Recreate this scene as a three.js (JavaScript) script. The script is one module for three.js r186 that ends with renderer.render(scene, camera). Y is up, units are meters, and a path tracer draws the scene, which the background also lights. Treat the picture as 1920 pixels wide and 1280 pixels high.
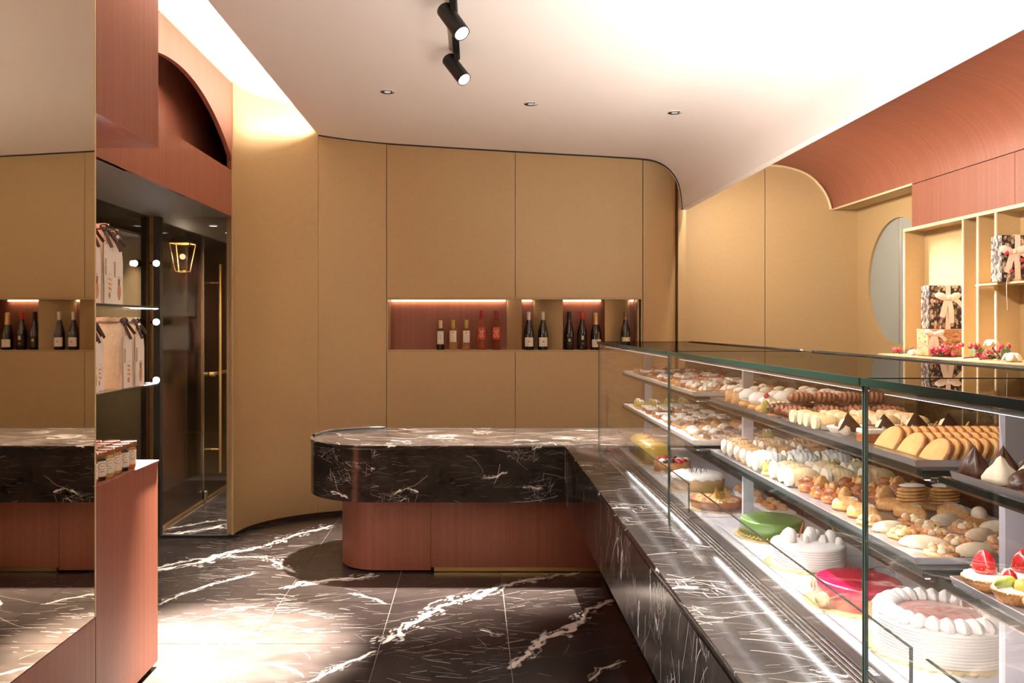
import * as THREE from 'three';
import { RoundedBoxGeometry } from 'three/addons/geometries/RoundedBoxGeometry.js';
import { mergeGeometries, mergeVertices, toCreasedNormals } from 'three/addons/utils/BufferGeometryUtils.js';
import { RectAreaLightUniformsLib } from 'three/addons/lights/RectAreaLightUniformsLib.js';
import { createNoise3D } from 'simplex-noise';

RectAreaLightUniformsLib.init();
const scene = new THREE.Scene();
scene.background = new THREE.Color(0.02, 0.018, 0.017);      // night outside

// ---------------------------------------------------------------- camera, exposure
// x to the right, y up, the camera looks along -z. Depths ("d") are metres in front of the camera.
const camera = new THREE.PerspectiveCamera(2 * Math.atan(640 / 1610) * 180 / Math.PI, 1.5, 0.05, 60);
camera.position.set(0, 1.5, 0);
camera.lookAt(0, 1.5, -1);
camera.setViewOffset(1920, 1280, 72, 32, 1920, 1280);
camera.updateProjectionMatrix();
const renderer = new THREE.WebGLRenderer({ antialias: true });
renderer.toneMapping = THREE.LinearToneMapping;
renderer.toneMappingExposure = 1.0;
renderer.shadowMap.enabled = true;

// ---------------------------------------------------------------- light levels (the fittings themselves are built further down)
const WARM = new THREE.Color(1.0, 0.88, 0.75), WARMER = new THREE.Color(1.0, 0.78, 0.56), NEUTRAL = new THREE.Color(1.0, 0.94, 0.9), CASE = new THREE.Color(1.0, 0.975, 0.95);
const LEVEL = {
  cove: 200, edge: 290, niche: 12, down: 220, track: 60, case: 24, caseShelf: 32, caseDeck: 50, up: [230, 760, 900], shelfSpot: 330, floorSpot: 1700, fill: 1.5, entrance: 14, wallSpot: 46, vault: 240,
};

// ---------------------------------------------------------------- helpers
let seed = 7;
const rnd = () => { seed = (seed * 1664525 + 1013904223) >>> 0; return seed / 4294967296; };
const rr = (a, b) => a + (b - a) * rnd();
const noise3 = createNoise3D(() => rnd());
const taken = new Map();
const numbered = (name) => { const n = taken.get(name) ?? 0; taken.set(name, n + 1); return n ? name + '_' + String(n).padStart(3, '0') : name; };
function tag(o, label, category, group) { Object.assign(o.userData, { label, category }); if (group) o.userData.group = group; return o; }
function part(name, geo, mat, parent) {
  const m = new THREE.Mesh(Array.isArray(geo) ? join(geo) : geo, mat);
  m.name = name; m.castShadow = m.receiveShadow = true; parent.add(m); return m;
}
function thing(name, label, category, x = 0, y = 0, z = 0, group) {
  const g = new THREE.Group(); g.name = numbered(name); g.position.set(x, y, z); scene.add(g); return tag(g, label, category, group);
}
function struct(name, geo, mat) { const m = part(name, geo, mat, scene); m.userData.kind = 'structure'; return m; }
function copyOf(o, label, group) {
  const c = o.clone(); c.name = numbered(o.name.replace(/_\d{3}$/, '')); c.userData = { ...o.userData }; scene.add(c);
  if (label) c.userData.label = label; if (group) c.userData.group = group; return c;
}
function join(list) {
  return mergeGeometries(list.map((g) => { let h = g.index ? g.toNonIndexed() : g; for (const k of Object.keys(h.attributes)) if (!['position', 'normal', 'uv'].includes(k)) h.deleteAttribute(k);
    if (!h.attributes.uv) h.setAttribute('uv', new THREE.BufferAttribute(new Float32Array(h.attributes.position.count * 2), 2)); return h; }));
}
// texture coordinates in metres, from the axis each face mostly looks along
function metric(geo, s = 1, ou = 0, ov = 0) {
  const g = geo.index ? geo.toNonIndexed() : geo, p = g.attributes.position, n = g.attributes.normal, uv = new Float32Array(p.count * 2);
  for (let i = 0; i < p.count; i += 3) {
    const nx = Math.abs(n.getX(i) + n.getX(i + 1) + n.getX(i + 2)), ny = Math.abs(n.getY(i) + n.getY(i + 1) + n.getY(i + 2)), nz = Math.abs(n.getZ(i) + n.getZ(i + 1) + n.getZ(i + 2));
    for (let k = i; k < i + 3; k++) {
      const x = p.getX(k), y = p.getY(k), z = p.getZ(k), [u, v] = nx > ny && nx > nz ? [z, y] : ny > nz ? [x, z] : [x, y];
      uv[k * 2] = u * s + ou; uv[k * 2 + 1] = v * s + ov;
    }
  }
  g.setAttribute('uv', new THREE.BufferAttribute(uv, 2)); return g;
}
// axis-aligned box between two corners given as x, height and depth
function slab(x0, x1, h0, h1, d0, d1, r = 0) {
  const w = Math.abs(x1 - x0), h = Math.abs(h1 - h0), d = Math.abs(d1 - d0);
  const g = r ? new RoundedBoxGeometry(w, h, d, 2, Math.min(r, w / 2.1, h / 2.1, d / 2.1)) : new THREE.BoxGeometry(w, h, d);
  return g.translate((x0 + x1) / 2, (h0 + h1) / 2, -(d0 + d1) / 2);
}
const cyl = (r0, r1, h, n = 24, open = false) => new THREE.CylinderGeometry(r1, r0, h, n, 1, open).translate(0, h / 2, 0);   // r0 at the bottom
const poly = (pts) => new THREE.Shape(pts.map(([a, b]) => new THREE.Vector2(a, b)));
const planExtrude = (shape, h0, h1, bevel = 0) => new THREE.ExtrudeGeometry(shape, { depth: h1 - h0 - 2 * bevel, bevelEnabled: bevel > 0, bevelThickness: bevel, bevelSize: bevel, bevelOffset: -bevel, bevelSegments: 2, curveSegments: 40 }).translate(0, 0, bevel).rotateX(-Math.PI / 2).translate(0, h0, 0);
const profileExtrude = (shape, d0, d1) => new THREE.ExtrudeGeometry(shape, { depth: d1 - d0, bevelEnabled: false, curveSegments: 40 }).translate(0, 0, -d1);
const sideExtrude = (shape, x0, x1) => new THREE.ExtrudeGeometry(shape, { depth: x1 - x0, bevelEnabled: false, curveSegments: 40 }).rotateY(Math.PI / 2).translate(x0, 0, 0);
const tube = (pts, r, n = 8, seg = 0, closed = false) => new THREE.TubeGeometry(new THREE.CatmullRomCurve3(pts.map((p) => new THREE.Vector3(...p)), closed), seg || pts.length * 4, r, n, closed);
const lathe = (pts, n = 32) => new THREE.LatheGeometry(pts.map(([a, b]) => new THREE.Vector2(a, b)), n);
const place = (g, x, y, z, ry = 0) => g.rotateY(ry).translate(x, y, z);
// a strip of wall that follows a plan curve, with thickness
function curvedWall(pts, h0, h1, t) {
  const s = new THREE.Shape(), n = pts.length, off = pts.map((p, i) => { const a = pts[Math.max(0, i - 1)], b = pts[Math.min(n - 1, i + 1)], dx = b[0] - a[0], dy = b[1] - a[1], l = Math.hypot(dx, dy); return [p[0] - dy / l * t, p[1] + dx / l * t]; });
  [...pts, ...off.reverse()].forEach(([a, b], i) => (i ? s.lineTo(a, b) : s.moveTo(a, b)));
  return planExtrude(s, h0, h1);
}
// area light: long side along "axis", shining along "dir"
function area(name, long, short, color, level, pos, dir, axis) {
  const l = new THREE.RectAreaLight(color, level, long, short); l.name = name; l.position.set(...pos);
  const Z = new THREE.Vector3(...dir).normalize().negate(), X = new THREE.Vector3(...axis).normalize(), Y = new THREE.Vector3().crossVectors(Z, X).normalize();
  X.crossVectors(Y, Z); l.quaternion.setFromRotationMatrix(new THREE.Matrix4().makeBasis(X, Y, Z)); scene.add(l); return l;
}
function spot(name, color, level, angle, penumbra, from, to, radius = 1) {
  const l = new THREE.SpotLight(color, level, 0, angle, penumbra, 2); l.name = name; l.position.set(...from); l.target.position.set(...to);
  l.castShadow = true; l.shadow.radius = radius; l.shadow.mapSize.set(1024, 1024); scene.add(l); scene.add(l.target); l.target.name = name + '_target'; return l;
}

// ---------------------------------------------------------------- textures
function dataTex(w, h, f, srgb = true) {
  const a = new Uint8Array(w * h * 4);
  for (let y = 0; y < h; y++) for (let x = 0; x < w; x++) { const c = f(x, y), i = (y * w + x) * 4; a[i] = Math.max(0, Math.min(255, c[0])); a[i + 1] = Math.max(0, Math.min(255, c[1])); a[i + 2] = Math.max(0, Math.min(255, c[2])); a[i + 3] = 255; }
  const t = new THREE.DataTexture(a, w, h); t.wrapS = t.wrapT = THREE.RepeatWrapping; t.magFilter = THREE.LinearFilter; t.minFilter = THREE.LinearMipmapLinearFilter; t.generateMipmaps = true;
  if (srgb) t.colorSpace = THREE.SRGBColorSpace; t.needsUpdate = true; return t;
}
function canvasTex(w, h, draw, repeat = false) {
  const c = document.createElement('canvas'); c.width = w; c.height = h; draw(c.getContext('2d'), w, h);
  const t = new THREE.CanvasTexture(c); t.colorSpace = THREE.SRGBColorSpace; t.magFilter = THREE.LinearFilter;
  t.wrapS = t.wrapT = repeat ? THREE.RepeatWrapping : THREE.ClampToEdgeWrapping; return t;
}
const per = (x, y, s, n, k) => { const a = x / n * 2 * Math.PI, b = y / n * 2 * Math.PI; return noise3(Math.cos(a) * s + k, Math.sin(a) * s, Math.cos(b) * s) + noise3(Math.sin(b) * s, k, Math.cos(a) * s * 0.7); };
// mahogany veneer: fine vertical grain, u across, v along; one tile is 0.5 m x 1 m
const woodTone = Array.from({ length: 512 }, (_, x) => per(x, 0, 3, 512, 1) * 2.5 + per(x, 0, 12, 512, 3) * 3 + (rnd() - 0.5) * 9);
const woodTex = dataTex(512, 1024, (x, y) => {
  const v = woodTone[(x + Math.round(2 * Math.sin(y / 1024 * 2 * Math.PI))) & 511] + noise3(x * 0.35, y * 0.02, 5) * 5 + (noise3(x * 0.8, y * 0.045, 9) > 0.55 ? -9 : 0);
  return [138 + v * 1.1, 80 + v, 59 + v * 0.9];
});
woodTex.repeat.set(2, 1);
const woodAcross = woodTex.clone(); woodAcross.rotation = Math.PI / 2; woodAcross.repeat.set(1, 2);
// brushed bronze laminate: very fine speckle
const goldTex = dataTex(256, 256, (x, y) => { const v = (rnd() - 0.5) * 7 + noise3(x * 0.03, y * 0.03, 2) * 1.5; return [186 + v, 158 + v, 114 + v * 0.8]; });
goldTex.repeat.set(3, 3);

// black marble with white veins, drawn as strokes on a dark cloudy ground
function vein(c, pts, w, alpha, S, dark) {
  for (let pass = 0; pass < 4; pass++) {
    c.fillStyle = `rgba(${dark ? '226,214,206' : '245,238,232'},${alpha * (pass ? 0.6 : 1)})`;
    for (let i = 0; i + 1 < pts.length; i++) {
      const [x0, y0] = pts[i], [x1, y1] = pts[i + 1], L = Math.hypot(x1 - x0, y1 - y0), n = Math.max(2, Math.round(L / 5));
      for (let k = 0; k < n; k++) {
        const t = k / n, x = x0 + (x1 - x0) * t, y = y0 + (y1 - y0) * t;
        const m = noise3(x * 0.012, y * 0.012, 3.3 + pass * 2.1) * 0.6 + noise3(x * 0.05, y * 0.05, 7 + pass) * 0.45 + 0.5;
        if (m < 0.1 && pass) continue;
        const ww = Math.max(0.6, w * (0.25 + m) * (pass ? 0.45 : 0.8)), ox = noise3(x * 0.02, y * 0.02, pass * 5) * w * (pass ? 2.6 : 0.8), oy = noise3(x * 0.02, y * 0.02, pass * 5 + 30) * w * (pass ? 2.6 : 0.8);
        c.beginPath(); c.ellipse(x + ox, y + oy, ww * 0.9 + 2.2, ww * 0.5 + 0.4, Math.atan2(y1 - y0, x1 - x0) + noise3(x * 0.03, y * 0.03, 50) * 0.7, 0, 7); c.fill();
      }
    }
  }
}
function hair(c, x, y, len, ang, w, alpha) {
  c.strokeStyle = `rgba(236,226,220,${alpha})`; c.lineWidth = w; c.lineCap = 'round'; c.beginPath(); c.moveTo(x, y);
  let a = ang; const n = Math.max(3, Math.round(len / 9));
  for (let i = 0; i < n; i++) { a += (rnd() - 0.5) * 0.3; x += Math.cos(a) * len / n; y += Math.sin(a) * len / n; c.lineTo(x, y); }
  c.stroke();
}
function ground(c, w, h, tone) {
  const im = c.getImageData(0, 0, w, h), d = im.data;
  for (let y = 0; y < h; y++) for (let x = 0; x < w; x++) {
    const i = (y * w + x) * 4, v = noise3(x * 0.004, y * 0.006, 1) * 7 + noise3(x * 0.015, y * 0.025, 4) * 5 + (rnd() - 0.5) * 2;
    d[i] = tone[0] + v; d[i + 1] = tone[1] + v * 0.95; d[i + 2] = tone[2] + v * 0.92; d[i + 3] = 255;
  }
  c.putImageData(im, 0, 0);
}
const FX = -2.45, FD = 3.3, FS = 4.4;                               // the floor texture covers x -2.45..1.95, depth 3.3..7.7
const floorTex = canvasTex(2048, 2048, (c, W) => {
  const S = W / FS, P = (list) => list.map(([x, d]) => [(x - FX) * S, W - (d - FD) * S]);
  ground(c, W, W, [52, 46, 44]);
  for (let i = 0; i < 2600; i++) { const x = rnd() * W, y = rnd() * W, m = noise3(x * 0.004, y * 0.004, 20); if (m < -0.25 && rnd() < 0.75) continue; hair(c, x, y, rr(10, 60), rr(-0.5, 0.3) + (rnd() < 0.25 ? rr(-0.7, 0.9) : 0), rr(0.7, 1.9), rr(0.12, 0.62)); }
  for (let i = 0; i < 90; i++) { const x = rnd() * W, y = rnd() * W; hair(c, x, y, rr(90, 320), rr(-0.55, 0.1), rr(0.9, 2.2), rr(0.2, 0.5)); }
  const V = (l, w, a) => vein(c, P(l), w, a);
  V([[-0.43, 4.046], [-0.378, 4.13], [-0.313, 4.273], [-0.245, 4.446], [-0.155, 4.591], [-0.03, 4.7], [0.057, 4.768], [0.164, 4.935], [0.336, 5.046], [0.63, 5.195]], 13, 0.9);
  V([[0.171, 3.768], [0.236, 3.902], [0.349, 4.113], [0.461, 4.218], [0.543, 4.368], [0.569, 4.466], [0.735, 4.656]], 13, 0.9);
  V([[0.3, 3.98], [0.33, 4.12], [0.36, 4.22]], 5, 0.6);
  V([[-2.3, 4.95], [-1.917, 5.25], [-1.733, 5.423], [-1.614, 5.639], [-1.414, 5.805], [-1.269, 6.129], [-1.054, 6.408]], 15, 0.75);
  V([[-2.2, 5.2], [-1.938, 5.306], [-1.802, 5.483], [-1.587, 5.544], [-1.351, 5.544], [-1.076, 5.195]], 10, 0.6);
  V([[-1.042, 4.925], [-0.885, 5.01], [-0.771, 5.061], [-0.58, 5.14]], 15, 0.9);
  V([[-1.25, 3.603], [-1.166, 3.684], [-1.051, 3.711]], 13, 0.9);
  V([[-1.685, 4.612], [-1.619, 4.791], [-1.532, 4.935], [-1.313, 5.195]], 7, 0.7);
  V([[-0.683, 3.616], [-0.576, 3.782], [-0.445, 3.949]], 6, 0.6);
  V([[-1.032, 3.684], [-0.925, 3.797], [-0.826, 3.768], [-0.732, 3.67]], 5, 0.55);
  V([[-1.306, 4.292], [-1.152, 4.113], [-1.044, 4.183]], 6, 0.6);
  V([[-0.686, 4.791], [-0.576, 4.723], [-0.464, 4.612]], 6, 0.6);
  V([[0.05, 4.218], [0.113, 4.165], [0.15, 4.148]], 6, 0.7);
  V([[0.496, 3.629], [0.567, 3.739], [0.674, 3.826]], 6, 0.6);
  V([[-2.2, 6.1], [-1.9, 6.35], [-1.7, 6.9], [-1.62, 7.2]], 14, 0.7);
  V([[-2.25, 6.3], [-2.0, 6.55], [-1.75, 6.6]], 9, 0.6);
  for (const [x, d] of [[-1.45, 5.2], [-1.3, 5.7], [-1.6, 5.95], [-1.2, 4.6], [-0.95, 4.35], [-0.85, 4.6], [-1.35, 4.0], [0, 4.15], [-0.2, 3.8], [0.4, 4.75], [-1.9, 6.2], [-1.8, 6.6]]) for (let i = 0; i < 26; i++) { const [q] = P([[x + rr(-0.28, 0.28), d + rr(-0.2, 0.2)]]); hair(c, q[0], q[1], rr(14, 70), rr(-0.6, 0.5), rr(0.8, 2.4), rr(0.3, 0.75)); }
}, true);
const counterTex = canvasTex(2048, 1024, (c, W, H) => {                // 2 m x 1 m
  ground(c, W, H, [38, 33, 30]);
  for (let i = 0; i < 620; i++) { const x = rnd() * W, y = rnd() * H; hair(c, x, y, rr(24, 130), rr(-0.3, 0.25), rr(0.8, 2), rr(0.12, 0.5)); }
  for (let i = 0; i < 60; i++) { const x = rnd() * W, y = rnd() * H; hair(c, x, y, rr(120, 420), rr(-0.3, 0.2), rr(1.4, 3.6), rr(0.35, 0.7)); }
  for (let i = 0; i < 12; i++) { const x = rnd() * W, y = rnd() * H; hair(c, x, y, rr(70, 190), rr(-1.3, -0.7), rr(1.6, 4), rr(0.45, 0.75)); }
  for (let q = 0; q < 16; q++) { const x = rnd() * W, y = rnd() * H; for (let i = 0; i < 46; i++) hair(c, x + rr(-90, 90), y + rr(-60, 60), rr(12, 60), rr(-1.6, 0.6), rr(0.9, 3.2), rr(0.2, 0.6)); }
  for (let i = 0; i < 8; i++) { const x = rnd() * W, y = rnd() * H; vein(c, [[x, y], [x + rr(30, 90), y + rr(-40, 10)], [x + rr(90, 150), y + rr(-60, 10)]], 7, 0.6); }
}, true);
counterTex.repeat.set(0.5, 1);
const counterTexUp = counterTex.clone(); counterTexUp.rotation = 1.22; counterTexUp.repeat.set(0.5, 1);

// ---------------------------------------------------------------- materials
const std = (o) => new THREE.MeshPhysicalMaterial(o);
const M = {
  gold: std({ map: goldTex, roughness: 0.42, metalness: 0.15 }),
  goldDeep: std({ color: 0x6f5a40, roughness: 0.5, metalness: 0.2 }),
  brass: std({ color: 0xd9b77a, roughness: 0.28, metalness: 0.85 }),
  paleEdge: std({ color: 0xd9c39a, roughness: 0.5, metalness: 0.15 }),
  wood: std({ map: woodTex, roughness: 0.5 }),
  woodAcross: std({ map: woodAcross, roughness: 0.5 }),
  ceiling: std({ color: 0xf1e5db, roughness: 0.9 }),
  dark: std({ color: 0x2a211d, roughness: 0.7 }),
  black: std({ color: 0x16130f, roughness: 0.55 }),
  blackMetal: std({ color: 0x191613, roughness: 0.42, metalness: 0.3 }),
  soffit: std({ color: 0x5f564d, roughness: 0.6 }),
  floor: std({ map: floorTex, roughness: 0.2, specularIntensity: 0.8 }),
  grout: std({ color: 0x8d8079, roughness: 0.8 }),
  marble: std({ map: counterTex, roughness: 0.14, specularIntensity: 0.8 }),
  marbleUp: std({ map: counterTexUp, roughness: 0.16, specularIntensity: 0.35 }),
  mirror: std({ color: 0xdcd3c2, roughness: 0.015, metalness: 1 }),
  steel: std({ color: 0xb9b9ba, roughness: 0.3, metalness: 0.9 }),
  steelDeck: std({ color: 0xc9cacf, roughness: 0.35, metalness: 0.35 }),
  chrome: std({ color: 0xd5d5d3, roughness: 0.15, metalness: 1 }),
  glass: std({ color: 0xffffff, roughness: 0, transmission: 1, thickness: 0, ior: 1.5 }),
  glassTop: std({ color: 0xa39c92, roughness: 0, transmission: 1, thickness: 0, ior: 1.5, specularIntensity: 0.5 }),
  glassRear: std({ color: 0xa8a298, roughness: 0, transmission: 1, thickness: 0, ior: 1.5, specularIntensity: 0.7 }),
  glassDark: std({ color: 0xcfc8bd, roughness: 0, transmission: 1, thickness: 0, ior: 1.52 }),
  glassEdge: std({ color: 0x0d241e, roughness: 0.2 }),
  glassEdgeGrey: std({ color: 0x3a4d46, roughness: 0.25 }),
  glassEdgeDark: std({ color: 0x1b2522, roughness: 0.25 }),
  porthole: std({ color: 0xa2a8a4, roughness: 0.3, metalness: 0.2 }),
  outside: std({ color: 0x4a423c, roughness: 0.9 }),
  postWhite: std({ color: 0xb4b2ba, roughness: 0.35 }),
};
const glow = (color, level) => new THREE.MeshStandardMaterial({ color: 0x000000, emissive: color, emissiveIntensity: level });
// ================================================================ the room
// ---- floor: tiles of 0.604 m with thin joints over a grout bed
const TILE = 0.604, JX = 0.165, JD = 4.036;
const floor = struct('floor', slab(-2.3, 3.4, -0.12, -0.004, -2.6, 8.7), M.grout);
{
  const g = new THREE.BoxGeometry(TILE - 0.004, 0.01, TILE - 0.004);
  for (let i = -5; i <= 5; i++) for (let k = -8; k <= 7; k++) {
    const x0 = Math.max(-2.27, JX + i * TILE), x1 = Math.min(3.35, JX + (i + 1) * TILE), d0 = JD + k * TILE, d1 = d0 + TILE;
    if (x1 - x0 < 0.05 || d1 > 8.72 || d0 < -2) continue;
    const t = slab(x0 + 0.002, x1 - 0.002, -0.004, 0, d0 + 0.002, d1 - 0.002), p = t.attributes.position, uv = t.attributes.uv;
    for (let v = 0; v < p.count; v++) uv.setXY(v, (p.getX(v) - FX) / FS, (-p.getZ(v) - FD) / FS);
    part('tile', t, M.floor, floor);
  }
}

// ---- back wall: bronze panels over a dark backing, with a lit bottle niche
const WD = 6.85, NX0 = -0.683, NX1 = 1.349, NH0 = 1.296, NH1 = 1.70;
const backWall = struct('wall_back', [slab(-0.72, 1.36, 0, NH0 - 0.02, WD + 0.02, WD + 0.3), slab(-0.72, 1.36, NH1 + 0.02, 3.25, WD + 0.02, WD + 0.3), slab(-0.72, 1.36, NH0 - 0.02, NH1 + 0.02, WD + 0.27, WD + 0.3)], M.dark);
{
  const xs = [-0.694, 0.332, 1.349];
  for (let i = 0; i < 2; i++) {
    part('panel', metric(slab(xs[i] + 0.002, xs[i + 1] - 0.002, NH1 + 0.012, 3.2, WD, WD + 0.02)), M.gold, backWall);
    part('panel', metric(slab(xs[i] + 0.002, xs[i + 1] - 0.002, 0.03, NH0 - 0.012, WD, WD + 0.02)), M.gold, backWall);
  }
  // niche lining
  part('niche_frame', [slab(NX0 - 0.01, NX1 - 0.002, NH0 - 0.01, NH0, WD - 0.004, WD + 0.26), slab(NX0 - 0.01, NX1 - 0.002, NH1, NH1 + 0.01, WD - 0.004, WD + 0.26), slab(NX0 - 0.01, NX0, NH0, NH1, WD - 0.004, WD + 0.26), slab(NX1 - 0.012, NX1 - 0.002, NH0, NH1, WD - 0.004, WD + 0.26)].map((g) => metric(g)), M.gold, backWall);
  part('niche_back', metric(slab(NX0, NX1 - 0.01, NH0, NH1, WD + 0.2, WD + 0.22)), M.wood, backWall);
  // folded bronze screens standing in the niche: back-left to front-right, or front-left to back-right
  const screen = (x0, d0, x1, d1) => part('niche_screen', metric(planExtrude(poly([[x0, d0], [x1, d1], [x1 + 0.004, d1 + 0.008], [x0, d0 + 0.012]]), NH0, NH1)), M.gold, backWall);
  screen(0.272, WD + 0.19, 0.382, WD + 0.02); screen(0.49, WD + 0.19, 0.712, WD + 0.02);
  part('niche_screen', metric(planExtrude(poly([[1.05, WD + 0.02], [1.276, WD + 0.19], [1.276, WD + 0.2], [1.05, WD + 0.034]]), NH0, NH1)), M.gold, backWall);
  part('niche_screen', metric(planExtrude(poly([[1.312, WD + 0.02], [1.322, WD + 0.02], [1.33, WD + 0.19], [1.32, WD + 0.19]]), NH0, NH1)), M.gold, backWall);
}
// the rounded bronze corner at the left and the panel turning away at the right
const arc = (t) => [-0.62 - 1.06 * Math.cos(t), 6.02 + 0.83 * Math.sin(t)];
const arcPts = (a, b, n = 24) => Array.from({ length: n + 1 }, (_, i) => arc(a + (b - a) * i / n));
const tAt = (x) => Math.acos(Math.min(1, (-0.62 - x) / 1.06));
const cornerWall = struct('wall_corner', curvedWall([...arcPts(0.14, tAt(-0.705), 40)].map(([x, d]) => [x - 0.012, d + 0.014]), 0, 3.22, 0.03), M.dark);
part('panel', toCreasedNormals(curvedWall([[-1.68, 6.0], ...arcPts(0.05, tAt(-1.2165), 24)], 0.03, 3.2, 0.012), 0.5), M.gold, cornerWall);
part('panel', toCreasedNormals(curvedWall(arcPts(tAt(-1.2145), tAt(-0.6965), 24), 0.03, 3.2, 0.012), 0.5), M.gold, cornerWall);
const turn = Array.from({ length: 17 }, (_, i) => { const t = i / 16 * Math.PI / 2; return [1.353 + 0.315 * Math.sin(t), WD + 0.26 * (1 - Math.cos(t))]; });
struct('wall_turn', toCreasedNormals(curvedWall(turn, 0.0, 3.2, 0.015), 0.5), M.gold);
struct('trim_1', metric(slab(1.668, 1.73, 0, 3.1, 7.0, 7.32)), M.gold);

// wall behind the sales side: two big bronze panels, then the side wall with the round opening
const rearWall = struct('wall_rear', slab(1.5, 3.4, 0, 3.1, 7.31, 7.45), M.dark);
part('panel', metric(slab(1.6, 2.474, 0, 2.86, 7.3, 7.32)), M.gold, rearWall);
part('panel', metric(slab(2.48, 3.26, 0, 2.86, 7.3, 7.32)), M.gold, rearWall);
const sideWall = struct('wall_right', (() => {
  const s = poly([[-2.6, 0], [7.32, 0], [7.32, 2.9], [-2.6, 2.9]]), hole = new THREE.Path(); hole.absellipse(6.61, 1.834, 0.488, 0.488, 0, Math.PI * 2); s.holes.push(hole);
  return metric(sideExtrude(s, 3.26, 3.32));
})(), M.gold);
const portholeRim = new THREE.CylinderGeometry(0.486, 0.486, 0.012, 64).rotateZ(Math.PI / 2).translate(3.285, 1.834, -6.61);
part('round_panel', portholeRim, M.porthole, sideWall);
part('round_panel_edge', slab(3.274, 3.28, 1.834 - 0.485, 1.834 + 0.485, 6.6, 6.612), M.chrome, sideWall);
struct('wall_outer', slab(3.34, 3.42, 0, 3.2, -2.6, 7.45), M.dark);

// ---- ceiling: nearly flat, rolling down at the right into a free edge
{
  const s = new THREE.Shape();
  const low = [[-1.215, 2.98], [-0.69, 2.945], [0.33, 2.882], [1.2, 2.833], [1.345, 2.822], [1.437, 2.808], [1.522, 2.77], [1.59, 2.706], [1.637, 2.622], [1.656, 2.53], [1.666, 2.42]];
  const curve = new THREE.CatmullRomCurve3(low.map(([x, y]) => new THREE.Vector3(x, y, 0)), false, 'centripetal').getPoints(70);
  curve.forEach((p, i) => (i ? s.lineTo(p.x, p.y) : s.moveTo(p.x, p.y)));
  s.lineTo(1.716, 2.42); s.lineTo(1.71, 2.56); s.lineTo(1.68, 2.7); s.lineTo(1.6, 2.81); s.lineTo(1.45, 2.87); s.lineTo(0.33, 2.94); s.lineTo(-1.215, 3.005); s.closePath();
  const c = struct('ceiling', toCreasedNormals(profileExtrude(s, -2.5, WD + 0.05), 0.6), M.ceiling);
  // shadow gap between ceiling and wall
  const gap = curve.filter((p) => p.x > -0.75).map((p) => [p.x, p.y - 0.006, -WD + 0.002]);
  part('shadow_gap', tube(gap, 0.006, 5, 60), M.dark, c);
  const gap2 = arcPts(tAt(-1.213), Math.PI / 2, 20).map(([x, d]) => [x, 2.98 - 0.0667 * (x + 1.215) - 0.004, -d + 0.002]);
  part('shadow_gap', tube(gap2, 0.006, 5, 40), M.dark, c);
}
struct('ceiling_upper', [slab(-2.4, 1.9, 3.19, 3.3, -2.6, 8.7), slab(1.5, 3.42, 3.0, 3.1, -2.6, 7.45)], M.ceiling);
// ---- wooden vault over the sales side
{
  const s = new THREE.Shape(); s.moveTo(1.75, 2.862); s.lineTo(2.45, 2.862);
  s.bezierCurveTo(2.78, 2.862, 3.03, 2.72, 3.05, 2.475); s.lineTo(3.09, 2.475); s.bezierCurveTo(3.07, 2.74, 2.8, 2.89, 2.45, 2.89); s.lineTo(1.75, 2.89); s.closePath();
  const g = toCreasedNormals(profileExtrude(s, -2.5, 7.3), 0.6), uvp = g.attributes.position, uv = new Float32Array(uvp.count * 2);
  for (let i = 0; i < uvp.count; i++) { uv[2 * i] = uvp.getZ(i); uv[2 * i + 1] = uvp.getX(i) - uvp.getY(i); }
  g.setAttribute('uv', new THREE.BufferAttribute(uv, 2));
  const v = struct('ceiling_vault', g, M.wood);
  part('soffit', slab(3.05, 3.27, 2.475, 2.49, 5.97, 7.3), M.gold, v);
  part('soffit_edge', slab(3.046, 3.056, 2.468, 2.482, 5.97, 7.3), M.paleEdge, v);
  for (const [a, b] of [[4.84, 5.975], [3.7, 4.836], [2.5, 3.696]]) part('fascia_board', metric(slab(3.05, 3.08, 2.175, 2.47, a, b)), M.wood, v);
  const rim = [[1.75, 2.852], [2.45, 2.852], [2.6, 2.845], [2.74, 2.815], [2.87, 2.75], [2.97, 2.64], [3.02, 2.54], [3.035, 2.475]].map(([x, h]) => [x, h, -7.292]);
  part('end_trim', tube(rim, 0.012, 6, 50), M.paleEdge, v);
}

// ---- left side: timber band with an arched recess over the entrance
{
  const s = poly([[2.4, 2.255], [6.04, 2.255], [6.04, 3.185], [2.4, 3.185]]), hole = new THREE.Path(), R = 1.86, dc = 4.95, hc = 2.99 - R;
  const a0 = Math.asin(Math.min(1, (6.075 - dc) / R));
  hole.moveTo(6.03, 2.575); const n = 40;
  for (let i = 0; i <= n; i++) { const a = a0 - (a0 * 2) * i / n, d = dc + R * Math.sin(a), h = hc + R * Math.cos(a); hole.lineTo(Math.min(d, 6.03), Math.max(h, 2.576)); }
  hole.lineTo(3.87, 2.575); hole.closePath(); s.holes.push(hole);
  const band = struct('wall_left', metric(sideExtrude(s, -1.72, -1.69)), M.wood);
  part('arch_recess', metric(slab(-1.95, -1.93, 2.4, 3.18, 3.6, 7.6)), M.wood, band);
  part('arch_recess_floor', metric(slab(-1.95, -1.76, 2.5, 2.56, 3.6, 7.6)), M.wood, band);
}
struct('ceiling_entrance', slab(-2.3, -1.7, 2.255, 2.29, 1.5, 8.65), M.soffit);
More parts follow.
